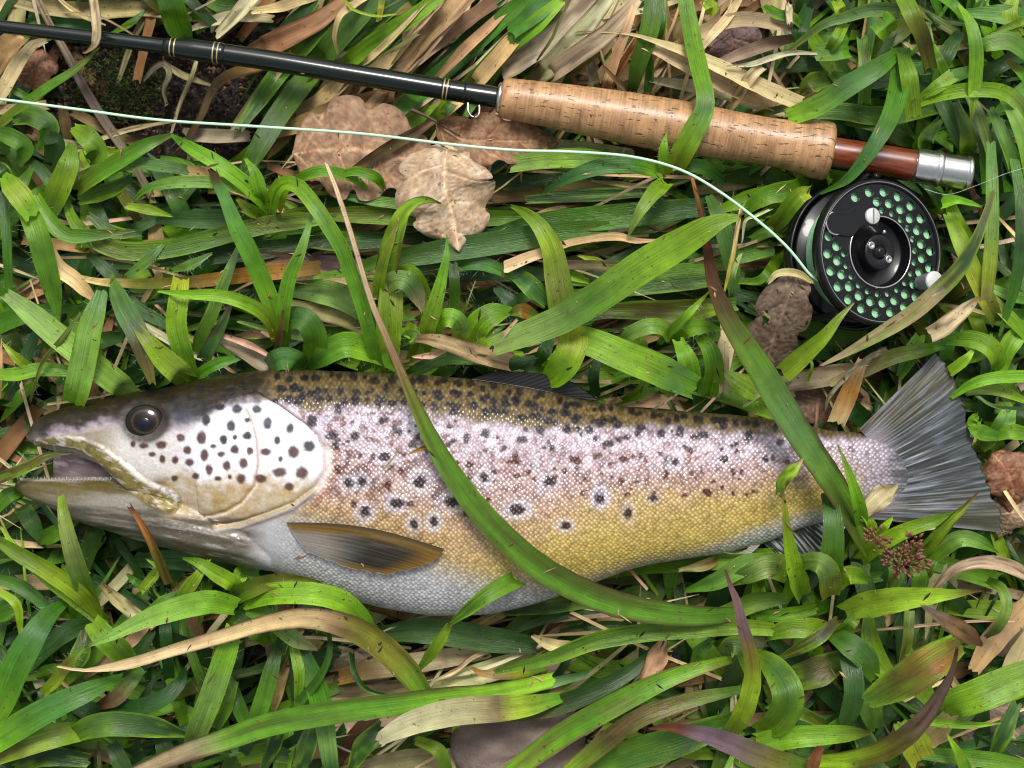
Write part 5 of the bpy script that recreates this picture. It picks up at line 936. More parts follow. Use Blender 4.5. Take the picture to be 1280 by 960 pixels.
clump('pale stalks and soft leaves right of the reel', 1232, 400, ['1238,180 1240,240 1239,300 1234,360 1230,382 | 58 64 66 64 58 | 12 16 17 18 12 | g0 p50 y80 s100 | n over keel.5', '1186,268 1200,300 1218,342 1236,380 1246,402 | 54 60 62 60 52 | 14 21 22 22 16 | G0 y60 o100 | n over keel.5', '1226,258 1210,253 1196,250 1180,252 | 62 66 68 64 | 2 7 10 18 | G | n over', '1184,246 1190,268 1205,290 1222,320 1230,345 | 58 60 58 52 46 | 22 22 20 16 8 | G0 g100 | n', '1268,200 1276,250 1276,310 1268,360 1250,418 | 56 62 64 62 54 | 12 15 16 14 4 | g0 d50 g100 | n over', '1180,265 1170,258 1160,262 1155,275 | 56 62 62 54 | 14 22 22 10 | G | n', '1240,375 1260,395 1290,425 | 52 56 52 | 16 18 16 | o0 G50 g100 | n', '1185,425 1215,424 1238,434 1248,452 1242,464 | 50 58 62 56 46 | 12 22 24 22 8 | g0 G60 g100 | n over', '1290,400 1262,430 1250,462 | 50 54 48 | 14 26 16 | G | n', '1218,436 1206,450 1188,464 | 58 58 52 | 3 14 14 | G | n over', '1240,360 1265,370 1290,374 | 48 50 46 | 10 15 14 | p0 g100 | n', '1170,300 1178,330 1172,370 1182,390 | 34 38 36 | 10 20 20 10 | d0 G100 | n', '1280,330 1268,350 1240,356 | 40 44 40 | 14 18 10 | g | n', '1200,400 1185,430 1180,460 | 36 40 36 | 10 18 14 | d0 g100 | n', '1125,470 1140,440 1150,420 | 36 40 36 | 10 22 14 | g | n'])
clump('fresh green leaves right of the tail fin', 1235, 500, ['1190,496 1215,480 1245,472 1290,470 | 50 58 60 54 | 6 14 16 15 | G | n over', '1198,492 1220,486 1250,488 1280,500 | 46 50 50 44 | 8 14 15 8 | p0 G100 | n', '1222,496 1245,508 1290,512 | 54 56 50 | 4 5 4 | d | n over', '1248,545 1225,540 1215,528 1222,520 | 46 50 50 44 | 12 20 20 8 | g0 G100 | n', '1290,545 1265,540 1240,548 | 42 46 42 | 14 20 8 | G | n', '1262,510 1255,530 1240,545 | 40 44 38 | 16 26 16 | p0 g100 | n', '1220,565 1235,550 1250,540 | 36 40 36 | 10 20 14 | g | n', '1200,455 1215,448 1230,440 1240,420 | 48 54 54 48 | 4 12 14 8 | G | n over', '1265,455 1258,480 1270,500 | 36 40 36 | 12 20 14 | g | n', '1290,495 1270,520 1280,550 | 36 40 36 | 12 22 14 | d | n'])
clump('leafy clump under the tail with upright pointed leaves', 1036, 742, ['1222,739 1195,742 1160,745 1120,749 1085,755 1055,764 | 74 80 82 78 66 52 | 2 12 24 34 36 22 | r0 o8 G30 G100 | n over keel.3', '978,610 981,635 983,660 988,690 996,722 1004,745 | 92 94 90 80 64 44 | 2 10 17 24 28 22 | k0 o8 G40 G100 | n over', '1048,558 1058,582 1066,605 1074,632 1078,662 | 92 94 92 84 70 | 2 9 15 18 14 | o0 G40 g100 | n over', '996,708 1010,702 1026,704 1036,718 1038,745 | 66 76 82 76 56 | 16 24 29 30 24 | G0 p50 y100 | n over keel.2', '1034,616 1040,640 1042,670 1039,705 1038,742 | 70 80 82 74 56 | 16 24 29 31 24 | d0 b25 g60 G100 | n over',
 '1222,616 1205,634 1185,654 1165,676 1148,695 | 92 94 90 80 66 | 2 10 17 23 24 | r0 o10 G40 G100 | n over', '1196,642 1165,652 1130,664 1096,682 1075,700 | 76 82 80 72 58 | 5 15 20 21 18 | g0 G50 G100 | n over', '1040,790 1062,806 1082,824 1094,848 | 46 56 56 46 | 20 30 30 14 | g0 b40 g100 | n over', '1048,796 1062,825 1068,860 1064,885 1052,912 | 44 54 58 52 42 | 14 24 26 24 14 | d0 b50 g100 | n over', '958,794 985,786 1015,785 1040,790 | 48 54 54 46 | 14 24 26 18 | g0 G60 g100 | n', '976,822 1000,810 1024,796 1046,776 | 48 54 56 48 | 6 17 19 12 | o0 m40 u70 o100 | n over', '1246,690 1222,676 1200,672 1182,682 1164,700 | 60 68 70 64 52 | 2 16 23 24 18 | g0 p50 G100 | n over', '1115,648 1106,658 1095,672 | 66 70 62 | 3 12 14 | G | n over', '1085,725 1060,718 1040,735 | 60 68 56 | 10 26 20 | G0 y100 | n', '905,732 935,718 962,708 985,716 | 54 66 68 56 | 5 22 30 28 | G0 g30 p60 G100 | n over keel.2', '1003,575 995,583 980,598 974,616 | 84 86 86 80 | 4 16 17 8 | q0 G30 g100 | n over',
 '1110,690 1120,715 1112,740 | 54 60 50 | 12 24 16 | p0 G100 | n', '1140,700 1150,722 1145,750 | 48 54 46 | 12 22 14 | g | n', '1075,762 1062,780 1050,790 | 54 58 46 | 12 18 14 | o0 G100 | n', '1136,765 1134,800 1125,840 | 50 54 44 | 14 14 8 | p0 o60 u100 | n over', '1188,795 1165,808 1135,824 | 60 62 56 | 4 14 16 | G | n over', '1085,770 1088,800 1100,830 1118,850 | 44 48 46 | 12 24 26 18 | g0 G100 | n', '1235,725 1252,736 1258,760 1246,785 1232,796 | 48 58 62 56 44 | 10 14 15 14 6 | g0 p50 d100 | n over', '1170,690 1160,710 1150,730 | 50 52 44 | 10 18 10 | g0 o100 | n', '1092,690 1085,672 1088,655 1075,640 | 44 64 74 78 | 24 26 20 4 | G | n over'])
clump('spreading clump at the bottom right corner', 1080, 915, ['948,930 985,922 1020,919 1060,917 1088,916 | 56 64 66 62 54 | 30 28 26 20 4 | G0 G60 o100 | n over', '942,818 965,832 982,858 984,882 968,906 945,912 | 48 64 76 76 66 52 | 16 28 38 42 36 16 | G0 b30 g60 G100 | n over keel.15', '1290,842 1255,856 1220,870 1192,880 1178,888 | 72 76 76 70 60 | 38 42 42 38 26 | p0 G50 G100 | n over keel.2', '1250,904 1220,906 1185,904 1140,898 | 60 64 62 54 | 2 9 13 12 | G | n over', '1125,905 1140,925 1152,950 | 50 54 48 | 18 40 34 | G0 y100 | n', '1025,935 1018,950 1012,965 | 90 92 88 | 10 16 12 | r0 t100 | n over', '1185,920 1200,945 1210,970 | 60 60 54 | 3 14 18 | G0 g100 | n over', '1060,890 1080,925 1095,965 | 40 44 40 | 16 28 24 | d0 b100 | n', '1020,940 1040,915 1060,900 | 40 44 40 | 12 24 18 | d0 g100 | n', '1240,950 1255,915 1270,880 | 40 44 42 | 14 24 14 | d0 b100 | n', '1130,940 1180,944 1240,950 1290,960 | 46 50 46 | 12 20 22 16 | g0 G100 | n', '960,880 1000,890 1030,905 | 34 38 34 | 12 18 12 | g0 o100 | n', '960,850 980,870 990,840 | 34 38 34 | 10 18 10 | d | n', '985,850 1020,840 1060,820 | 36 40 36 | 30 40 20 | d0 o60 d100 | n', '1095,910 1088,880 1100,855 | 44 50 44 | 20 34 16 | g0 p100 | n', '1165,880 1150,860 1128,850 | 52 56 48 | 14 26 14 | G | n'])
clump('bright loose leaves at the lower right of the belly', 900, 740, ['1002,700 960,703 930,706 895,726 858,738 | 50 60 64 58 46 | 10 24 28 22 6 | G0 p40 g100 | n', '1000,690 930,698 860,700 790,706 730,716 650,722 | 40 48 48 44 36 | 14 24 28 26 22 10 | G0 g40 G100 | n', '850,712 880,706 905,695 930,690 | 42 46 46 40 | 6 15 15 6 | s0 t40 e70 s100 | n', '560,782 585,762 612,742 645,724 675,712 | 66 76 78 70 50 | 3 16 22 22 14 | d0 g30 G100 | n over', '562,780 552,798 540,816 524,836 | 64 60 54 46 | 8 15 15 6 | G0 g100 | n over', '630,765 680,756 740,750 | 30 34 30 | 10 26 18 | d0 g100 | n', '890,770 920,762 945,752 980,748 | 40 44 42 | 14 24 24 14 | G0 g100 | n', '905,812 915,806 930,812 936,838 | 50 60 58 48 | 16 23 23 14 | p0 b60 g100 | n over', '700,870 730,864 770,866 805,870 | 36 40 36 | 8 14 14 6 | b0 p100 | n', '640,865 680,856 735,842 | 40 44 40 | 10 14 8 | p0 b100 | n', '890,800 875,815 868,830 | 38 40 36 | 8 18 10 | g | n', '640,790 690,772 740,765 800,770 | 28 30 28 | 6 12 12 6 | d | n', '700,790 760,782 830,790 | 24 26 24 | 8 14 8 | d | n', '945,770 985,768 1020,760 | 38 44 40 | 10 20 14 | g0 G100 | n'])
clump('hairy bright clump below the lower jaw of the trout', 120, 770, ['77,620 80,640 86,668 96,702 110,742 124,778 | 72 78 78 72 58 40 | 10 20 26 29 28 20 | G0 p30 g60 G100 | n over keel.45', '-14,668 20,690 58,712 98,740 128,772 | 60 66 66 60 44 | 10 20 24 24 16 | g0 G60 G100 | n over', '2,660 24,690 60,722 96,750 130,780 | 50 56 58 54 40 | 3 12 19 20 14 | G0 G60 p100 | n over', '84,752 62,768 42,796 20,835 4,872 -14,906 | 46 58 66 66 60 50 | 8 26 37 39 38 30 | g0 b30 g60 G100 | n over keel.25', '116,778 130,795 148,812 168,834 | 56 62 58 46 | 24 31 30 18 | G0 g100 | n over', '-6,600 30,585 60,570 90,566 | 56 58 58 54 | 14 14 10 2 | m0 o50 k100 | n over', '-6,640 10,620 25,615 | 44 46 42 | 10 20 10 | g | n', '-10,720 30,735 60,760 | 44 46 44 | 10 20 14 | g0 b100 | n', '-8,735 20,755 26,790 | 46 50 44 | 8 12 6 | G | n', '160,718 168,726 185,738 | 30 34 30 | 4 10 8 | g | n', '105,810 85,830 70,850 55,865 | 50 52 46 | 3 14 16 12 | g0 o40 G100 | n', '185,700 196,712 176,738 | 56 56 50 | 2 14 10 | G | n over', '-8,770 12,760 24,745 | 40 46 40 | 20 28 14 | g | n', '30,790 50,770 72,748 | 40 44 40 | 10 20 10 | d | n'], True)
clump('pointed bright leaves before the throat of the trout', 305, 755, ['107,809 125,801 145,792 180,775 220,761 262,752 296,758 | 66 74 78 78 72 56 | 2 10 17 26 30 31 24 | r0 p8 p40 G100 | n over keel.2', '470,792 455,775 432,754 402,744 365,741 330,744 305,754 | 50 62 72 76 70 54 | 6 22 27 28 28 26 18 | g0 G40 G100 | n over keel.25', '402,728 370,724 340,726 306,738 292,748 | 66 70 70 64 52 | 2 14 22 24 18 | k0 o10 o40 g100 | n over', '230,698 250,704 270,716 292,730 300,745 | 62 68 68 64 52 | 3 14 22 22 16 | g0 G60 g100 | n over', '260,702 248,720 232,742 222,770 | 62 66 62 50 | 4 18 22 14 | G0 g100 | n over', '292,784 286,806 276,835 264,870 250,905 238,935 | 60 64 62 58 52 40 | 20 28 30 30 28 20 | G0 G20 p40 p70 o100 | n over keel.2', '312,760 340,775 370,800 396,812 | 54 60 56 46 | 20 24 20 3 | g0 p60 S100 | n', '322,718 306,716 296,726 | 54 62 60 | 20 24 16 | p0 G100 | n', '300,770 325,790 335,805 | 46 50 40 | 22 30 12 | d0 g100 | n', '340,688 330,720 322,760 | 30 36 34 | 8 14 10 | d | n', '185,765 205,752 228,740 | 44 48 44 | 10 16 8 | g0 b100 | n', '370,745 392,760 400,790 | 34 36 32 | 8 18 10 | d0 g100 | n'], True)
clump('dark leaves in the bottom left corner', 110, 920, ['92,918 115,908 145,904 190,908 232,918 | 44 54 56 50 42 | 20 30 32 28 8 | g0 b40 d100 | n over keel.3', '-10,930 30,904 70,882 110,864 152,846 | 52 60 62 58 48 | 30 34 32 26 8 | G0 b50 g100 | n over keel.25', '-6,942 30,930 66,920 102,914 | 46 50 50 44 | 30 33 32 24 | o0 p50 G100 | n over keel.5', '140,884 172,884 205,872 226,852 230,836 | 44 50 50 46 40 | 10 20 22 18 8 | d | n over', '176,838 160,856 145,872 124,882 | 48 52 50 44 | 12 20 20 10 | g0 t60 r100 | n over', '140,930 150,950 160,970 | 34 36 32 | 16 24 20 | d0 b100 | n', '85,835 100,820 108,790 | 36 38 34 | 18 26 14 | d0 g40 m100 | n', '195,910 206,935 214,965 | 34 38 34 | 12 24 20 | d0 b100 | n', '20,960 60,945 110,950 | 34 36 34 | 14 26 18 | d | n', '240,915 262,930 285,940 | 34 36 34 | 12 24 10 | g0 d100 | n', '190,790 170,820 150,840 | 36 38 36 | 10 18 12 | d | n', '-10,800 10,830 20,870 | 30 36 32 | 10 22 12 | d | n', '270,910 280,880 290,850 | 34 38 36 | 12 26 18 | g | n'])
clump('dark upright stems below the bent straw leaf', 375, 880, ['350,800 340,835 330,870 318,905 305,940 | 40 46 46 44 36 | 10 20 22 22 14 | d0 g50 d100 | n', '372,798 384,830 398,865 406,905 414,960 | 44 48 48 42 | 14 26 28 24 20 | d0 g50 p80 d100 | n', '410,780 412,815 400,845 376,875 355,900 | 50 56 54 46 36 | 4 8 11 13 8 | d0 g100 | n over', '365,800 372,830 374,850 370,890 | 46 50 50 42 | 10 15 12 3 | G0 g100 | n', '440,818 444,842 460,862 500,872 | 44 48 48 44 | 8 8 6 2 | d | n over', '480,792 520,788 570,792 620,800 670,806 | 32 38 40 34 | 20 32 34 32 20 | d0 b40 d100 | n keel.3', '375,960 385,930 392,905 | 38 42 38 | 20 26 18 | d0 b100 | n', '440,960 456,930 478,910 | 36 40 38 | 12 26 20 | d | n', '520,925 548,938 560,965 | 46 52 46 | 12 18 14 | G0 g100 | n over', '490,758 470,752 455,760 470,785 | 32 38 38 32 | 6 10 12 6 | y0 e50 g100 | n', '290,850 300,885 315,920 | 32 36 34 | 12 20 14 | d0 g100 | n', '590,835 605,842 640,842 680,834 | 40 44 42 36 | 4 12 16 10 | e0 s40 y60 g100 | n over', '330,960 345,925 352,895 | 36 38 36 | 10 20 14 | d | n', '300,950 330,940 360,945 | 30 34 32 | 16 26 18 | G0 d100 | n'])
clump('long green leaves slanting behind the rod at the top', 640, -20, ['475,-10 440,28 410,62 378,105 348,145 322,188 300,225 | 44 42 34 26 34 38 32 | 26 30 30 28 28 26 14 | b0 g50 b80 g100 | n keel.3', '418,20 385,52 350,90 322,128 300,160 | 36 32 24 24 28 | 14 22 24 22 10 | d0 g60 d100 | n', '552,-6 520,18 490,38 460,58 428,84 | 46 46 40 28 | 14 21 22 21 16 | G0 g60 G100 | n keel.3', '660,-6 610,40 560,84 510,128 470,162 | 40 36 24 34 36 | 18 22 24 24 12 | g0 b50 g100 | n keel.3', '690,-4 655,34 615,76 580,112 556,138 | 40 38 26 26 | 16 20 21 20 12 | g0 b40 g100 | n keel.3', '700,2 672,28 640,55 | 46 46 40 | 14 24 20 | G0 g100 | n', '505,2 480,20 450,45 430,62 | 32 32 28 | 10 18 18 8 | d | n', '430,-2 442,12 470,20 492,18 | 52 58 58 54 | 4 4 4 2 | G | n over', '478,-4 476,10 474,24 | 56 58 56 | 8 8 7 | g0 y100 | n over', '208,-12 216,10 222,30 234,54 | 44 42 34 24 | 28 34 32 10 | d0 g50 d100 | n', '640,5 600,32 570,62 540,90 | 28 26 22 | 8 14 16 10 | d | n', '395,-2 370,25 340,52 | 30 30 28 | 10 20 14 | d | n', '300,6 280,8 262,2 | 24 26 24 | 10 20 14 | d0 g100 | n', '182,12 165,28 140,42 | 22 24 20 | 4 10 4 | d0 g100 | n'])
clump('upright glossy leaves in the straw heap above the grip', 810, -8, ['818,-10 815,20 808,50 798,80 790,114 | 48 50 46 34 | 24 25 24 20 12 | b0 g40 d100 | n keel.4', '825,-6 826,30 822,48 | 40 42 38 | 14 16 14 | g0 d100 | n', '808,58 812,85 810,112 | 40 36 26 | 10 12 11 | d0 b100 | n', '745,70 728,82 710,92 | 42 42 38 | 4 10 6 | o0 m100 | n', '670,70 660,85 648,96 | 32 30 26 | 8 14 10 | d | n', '640,40 670,15 695,-6 | 44 46 42 | 18 26 22 | g0 b50 g100 | n', '882,2 890,10 885,18 | 46 48 44 | 12 18 8 | G0 y100 | n', '960,10 985,25 1010,20 | 40 44 40 | 10 16 8 | g | n', '1000,130 960,140 930,150 | 34 34 28 | 8 10 4 | o0 g100 | n'])

# ------------------------------------------------------------------ oak leaves
def oak(label, pts, half, colA, colB, z, lobes=4.5, cup=.25, seed=1, over=False, hole=None, wav=.06):
    rnd = random.Random(seed); n, ac = 96, 45
    zz = np.interp(np.linspace(0, 1, len(pts)), np.linspace(0, 1, len(z)), z) / 1000
    d = catmull(np.c_[np.array(pts, float), zz], n)
    if not over: d[:, 2] = np.minimum(d[:, 2], zcap(d[:, 0], d[:, 1]) - .002)
    q = np.array([P(*r) for r in d]); u = np.linspace(0, 1, n); v = np.linspace(-1, 1, ac); k = kz(zz.mean())
    env = np.sin(np.pi * np.clip(u, 0, 1) ** .82) ** .62; ph = rnd.uniform(0, 1)
    wl = [half * k * np.maximum(env * 1.12 * (1 - .10 * (np.abs(np.sin(np.pi * (u * lobes + ph + s * .22))) < .45) * 1 - .14 * (1 - np.abs(np.sin(np.pi * (u * lobes + ph + s * .22))))), .015) for s in (0, 1)]
    wl = [np.convolve(np.r_[x[:1], x[:1], x, x[-1:], x[-1:]], [.1, .2, .4, .2, .1], 'valid') for x in wl]
    V = np.zeros((n, ac, 3)); UV = np.zeros((n, ac, 2)); C = np.zeros((n, ac, 3)); L = 0
    for i in range(n):
        t = q[min(i + 1, n - 1)] - q[max(i - 1, 0)]; t /= np.linalg.norm(t); s = np.cross(t, (0, 0, 1.)); s /= np.linalg.norm(s); nn = np.cross(s, t)
        if i: L += np.linalg.norm(q[i] - q[i - 1])
        w_ = np.where(v < 0, wl[0][i], wl[1][i]); off = v * w_
        fr = (u[i] * lobes * 1.0 - np.abs(v) * .55 + np.where(v < 0, 0, .22) + ph + .5) % 1; dv = np.minimum(fr, 1 - fr)
        vein = np.maximum(np.exp(-(dv / .032) ** 2) * (1 - .4 * np.abs(v)), np.exp(-(v / .05) ** 2))
        lat = (fbm(off * 900 + seed * 9, np.full(ac, L * 900), 3) - .5)
        h = -cup * half * k * (v * v - .3) * (.6 + .8 * math.sin(u[i] * 3 + seed)) - .0006 * vein + wav * half * k * np.sin(u[i] * 15 + v * 4 + seed) * np.abs(v) + lat * .0008
        V[i] = q[i] + off[:, None] * s + h[:, None] * nn; V[i, :, 2] = np.maximum(V[i, :, 2], .002)
        UV[i, :, 0] = L * 1000; UV[i, :, 1] = off * 1000
        mixv = sstep(.35, .68, fbm(off * 260 + seed * 3, np.full(ac, L * 260), 3))[:, None]
        C[i] = colA * (1 - mixv) + colB * mixv; net = fbm(off * 1900 + seed, np.full(ac, L * 1900), 2)[:, None]; C[i] = C[i] * (.92 + .62 * vein[:, None]) * (.85 + .9 * lat[:, None]) * (.86 + .28 * net)
        C[i] *= (1 - .25 * sstep(.86, 1, np.abs(v)))[:, None]
    F = gridfaces(n, ac)
    if hole:
        (hu, hv, hr) = hole
        F = [f for f in F if ((f[0] // ac / n - hu) / hr) ** 2 + ((v[f[0] % ac] - hv) / (hr * 2.6)) ** 2 > 1 + .5 * math.sin(f[0] * 1.7)]
    o = mesh('oak_leaf', V.reshape(-1, 3), F, M_OAK, None, loc=tuple(q[0]), col=np.clip(C.reshape(-1, 3), 0, .9), uv=UV.reshape(-1, 2)); tag(o, label, 'oak leaf')
    return o, q
L_ = lin
o, q = oak('large pinkish brown oak leaf lying under the fly line', [(366, 192), (410, 186), (450, 186), (500, 196), (545, 210)], 60, L_(154, 116, 86), L_(180, 144, 110), [40, 44, 42, 40], 3.5, .10, 3, wav=.015)
o, q = oak('crumpled pale tan oak leaf with clear veins below the fly line', [(560, 180), (556, 205), (556, 235), (566, 270), (574, 314)], 58, L_(196, 164, 130), L_(218, 192, 160), [58, 62, 60, 54, 50], 3.5, .2, 5, True, wav=.05)
o, q = oak('curled brown oak leaf with a dark stalk beside the cork grip', [(545, 152), (575, 172), (610, 175), (650, 176), (700, 176)], 30, L_(144, 104, 73), L_(165, 130, 99), [56, 52, 46, 40, 30], 3., -.5, 8)
tube('stalk', [P(514, 137, .058), P(528, 143, .057), P(545, 152, .056), P(575, 170, .053)], [.0010, .0007, .0006, .0005], M_STALK if 'M_STALK' in globals() else simple('stalk', lin(74, 52, 40), .6), o, n=6)
oak('torn grey brown oak leaf tucked against the left of the reel', [(1000, 338), (990, 360), (978, 392), (964, 432), (950, 492)], 33, L_(128, 104, 86), L_(152, 130, 110), [62, 64, 56, 42, 18], 3., .15, 11, True, (.42, .55, .06), wav=.02)
straw('pale folded edge of straw over the top of the torn oak leaf', '962,352 970,343 984,340 1000,343 1014,352 | 66 68 69 68 66 | 5 9 10 9 5 | S0 s100 | n over keel.6')
oak('small lobed orange brown oak leaf at the left edge', [(55, 62), (46, 78), (38, 92), (28, 112)], 26, L_(118, 79, 53), L_(144, 103, 75), [14, 18, 18, 14], 2., .2, 14)
oak('dark purplish oak leaf in the gap above the grip', [(905, 20), (915, 48), (918, 80), (915, 108)], 34, L_(82, 56, 53), L_(104, 75, 70), [16, 18, 16, 14], 3., .2, 17)
oak('reddish brown curled oak leaf right of the tail fin', [(1240, 566), (1256, 585), (1266, 612), (1262, 640)], 32, L_(129, 82, 56), L_(156, 113, 86), [40, 44, 42, 34], 2.6, .25, 19)
oak('pale tan oak leaf at the right edge below the reddish one', [(1296, 612), (1272, 632), (1258, 655), (1248, 672)], 26, L_(153, 125, 99), L_(172, 146, 120), [30, 34, 32, 26], 2.6, .3, 23)
oak('dark brown oak leaf buried behind the wrist of the tail', [(968, 470), (1000, 492), (1040, 500), (1080, 496)], 30, L_(103, 75, 56), L_(125, 96, 73), [22, 26, 24, 20], 3., .2, 29)
oak('faded oak leaf half buried at the lower right edge', [(1285, 905), (1258, 912), (1230, 928), (1205, 950)], 36, L_(151, 129, 108), L_(168, 147, 125), [24, 28, 26, 20], 2.6, .2, 31)

# ------------------------------------------------------------------ stone, moss, seed head
def stone(label, cx, cy, rx, ry, rz, z0, rot, seed, ca, cb):
    n, m = 26, 48; T, A = np.meshgrid(np.linspace(0, np.pi, n), np.linspace(0, 2 * np.pi, m, endpoint=False), indexing='ij')
    e = lambda t, p: np.sign(t) * np.abs(t) ** p
    X = e(np.sin(T), .7) * e(np.cos(A), .7); Y = e(np.sin(T), .7) * e(np.sin(A), .7); Z = e(np.cos(T), .6)
    r = 1 + .32 * (fbm(X * 1.6 + seed, Y * 1.6 + Z + seed, 4) - .5); c, s = math.cos(rot), math.sin(rot); k = kz(z0)
    x, y = X * rx * r * k, Y * ry * r * k; p = P(cx, cy, z0)
    V = np.stack((p[0] + x * c - y * s, p[1] + x * s + y * c, z0 + Z * rz * r + .002 * (fbm(X * 5 + seed, Y * 5, 3) - .5)), -1).reshape(-1, 3)
    f = sstep(.35, .65, fbm(X * 3 + seed, Y * 3 + Z, 4)).ravel()[:, None]
    o = mesh('stone', V, gridfaces(n, m, True), M_STONE, None, loc=tuple(p - np.array((0, 0, rz))), col=ca * (1 - f) + cb * f); tag(o, label, 'stone')
stone('flat pinkish grey stone half buried at the bottom edge', 648, 932, 82, 44, .020, .016, .15, 3, L_(104, 89, 82), L_(134, 118, 110))
stone('small round dark pebble in the gap right of the flat stone', 846, 819, 6, 6, .0024, .030, 0, 9, L_(34, 37, 44), L_(56, 60, 68))
def moss():
    rnd = random.Random(4); V, F, C = [], [], []
    for i in range(2600):
        a = rnd.uniform(0, 6.28); r = rnd.random() ** .6; px, py = 150 + 62 * r * math.cos(a), 108 + 46 * r * math.sin(a); z = .006 + .008 * (1 - r) + rnd.uniform(0, .003); b = P(px, py, z)
        t = np.array((rnd.uniform(-1, 1), rnd.uniform(-1, 1), rnd.uniform(.3, 1.4))) * .0016; s = np.array((rnd.uniform(-1, 1), rnd.uniform(-1, 1), 0)) * .0005
        o = len(V); V += [b - s, b + s, b + t]; F.append((o, o + 1, o + 2)); cc = lin(74, 92, 40) * rnd.uniform(.3, 1.3); C += [cc] * 3
    tag(mesh('moss', V, F, M_MOSS, None, loc=tuple(P(150, 108, .004)), col=np.array(C), smooth=False), 'patch of dark green moss on the bare soil under the rod', 'moss', kind='stuff')
moss()
def seed_head():
    root = empty('rush_seed_head', P(1112, 745, .01)); tag(root, 'brown clustered seed head standing below the tail fin', 'seed head'); rnd = random.Random(6)
    tube('stem', [P(1104, 750, .012), P(1112, 735, .05), P(1122, 712, .075), P(1124, 696, .086)], .0011, simple('seed stem', lin(120, 140, 60), .5), root, n=8)
    m_ = simple('seed brown', lin(120, 78, 58), .5, nscale=900, namt=.5); hub = [(1124, 694, 88), (1092, 668, 92), (1142, 676, 90), (1150, 706, 84), (1112, 698, 84), (1128, 712, 80), (1104, 682, 88), (1140, 690, 86)]
    for hx, hy, hz in hub:
        br = tube('branch', [P(1122, 708, .074), P((hx + 1122) / 2, (hy + 706) / 2, (hz - 5) / 1000), P(hx, hy, hz / 1000)], .0005, m_, root, n=6)
        V, F = [], []
        for i in range(22):
            c = P(hx + rnd.uniform(-11, 11), hy + rnd.uniform(-9, 9), (hz + rnd.uniform(-4, 4)) / 1000); d = c - P(1122, 706, .078); d = d / np.linalg.norm(d) + np.array((rnd.uniform(-.5, .5), rnd.uniform(-.5, .5), rnd.uniform(0, .8))); d /= np.linalg.norm(d)
            u = np.cross(d, (.3, .2, 1)); u /= np.linalg.norm(u); w_ = np.cross(d, u); o = len(V)
            V.append(c - d * .0016)
            for rr_, tt in ((.0008, -.0004), (.0007, .0008)): V += [c + d * tt + rr_ * (math.cos(a) * u + math.sin(a) * w_) for a in np.linspace(0, 6.28, 5, endpoint=False)]
            V.append(c + d * .0026)
            F += [(o, o + 1 + (j + 1) % 5, o + 1 + j) for j in range(5)] + [(o + 1 + j, o + 1 + (j + 1) % 5, o + 6 + (j + 1) % 5, o + 6 + j) for j in range(5)] + [(o + 6 + j, o + 6 + (j + 1) % 5, o + 11) for j in range(5)]
        tag(mesh('spikelets', V, F, m_, root), kind='stuff')
seed_head()

# ------------------------------------------------------------------ undergrowth too dense to count, also beyond the frame
def region(px, py):
    """(mean direction in degrees, spread, share of straw, density, top height in mm) of the undergrowth at a photo place"""
    if 75 < px < 335 and 45 < py < 185: return 40, 60, .5, .10, 4
    if py < 125 and px < 70: return 60, 40, .6, .7, 16
    if py < 200 and 300 <= px < 720: return 48, 14, .5, .9, 26
    if py < 150 and 720 <= px < 1000: return 50, 40, .8, .9, 26
    if py < 250 and px >= 1000: return -60, 60, .10, 1.1, 36
    if 200 <= py < 480 and 250 <= px < 960: return 4, 16, .3, 1.1, 30
    if py < 480 and px >= 960: return 60, 70, .3, 1.0, 34
    if px < 250 and py < 480: return -50, 50, .15, 1.1, 36
    if py > 760 and 380 < px < 880: return 20, 30, .55, .9, 20
    if py > 480 and px > 880: return 40, 80, .22, 1.1, 34
    if py > 640: return 40, 70, .18, 1.1, 34
    return 10, 60, .3, 1., 20
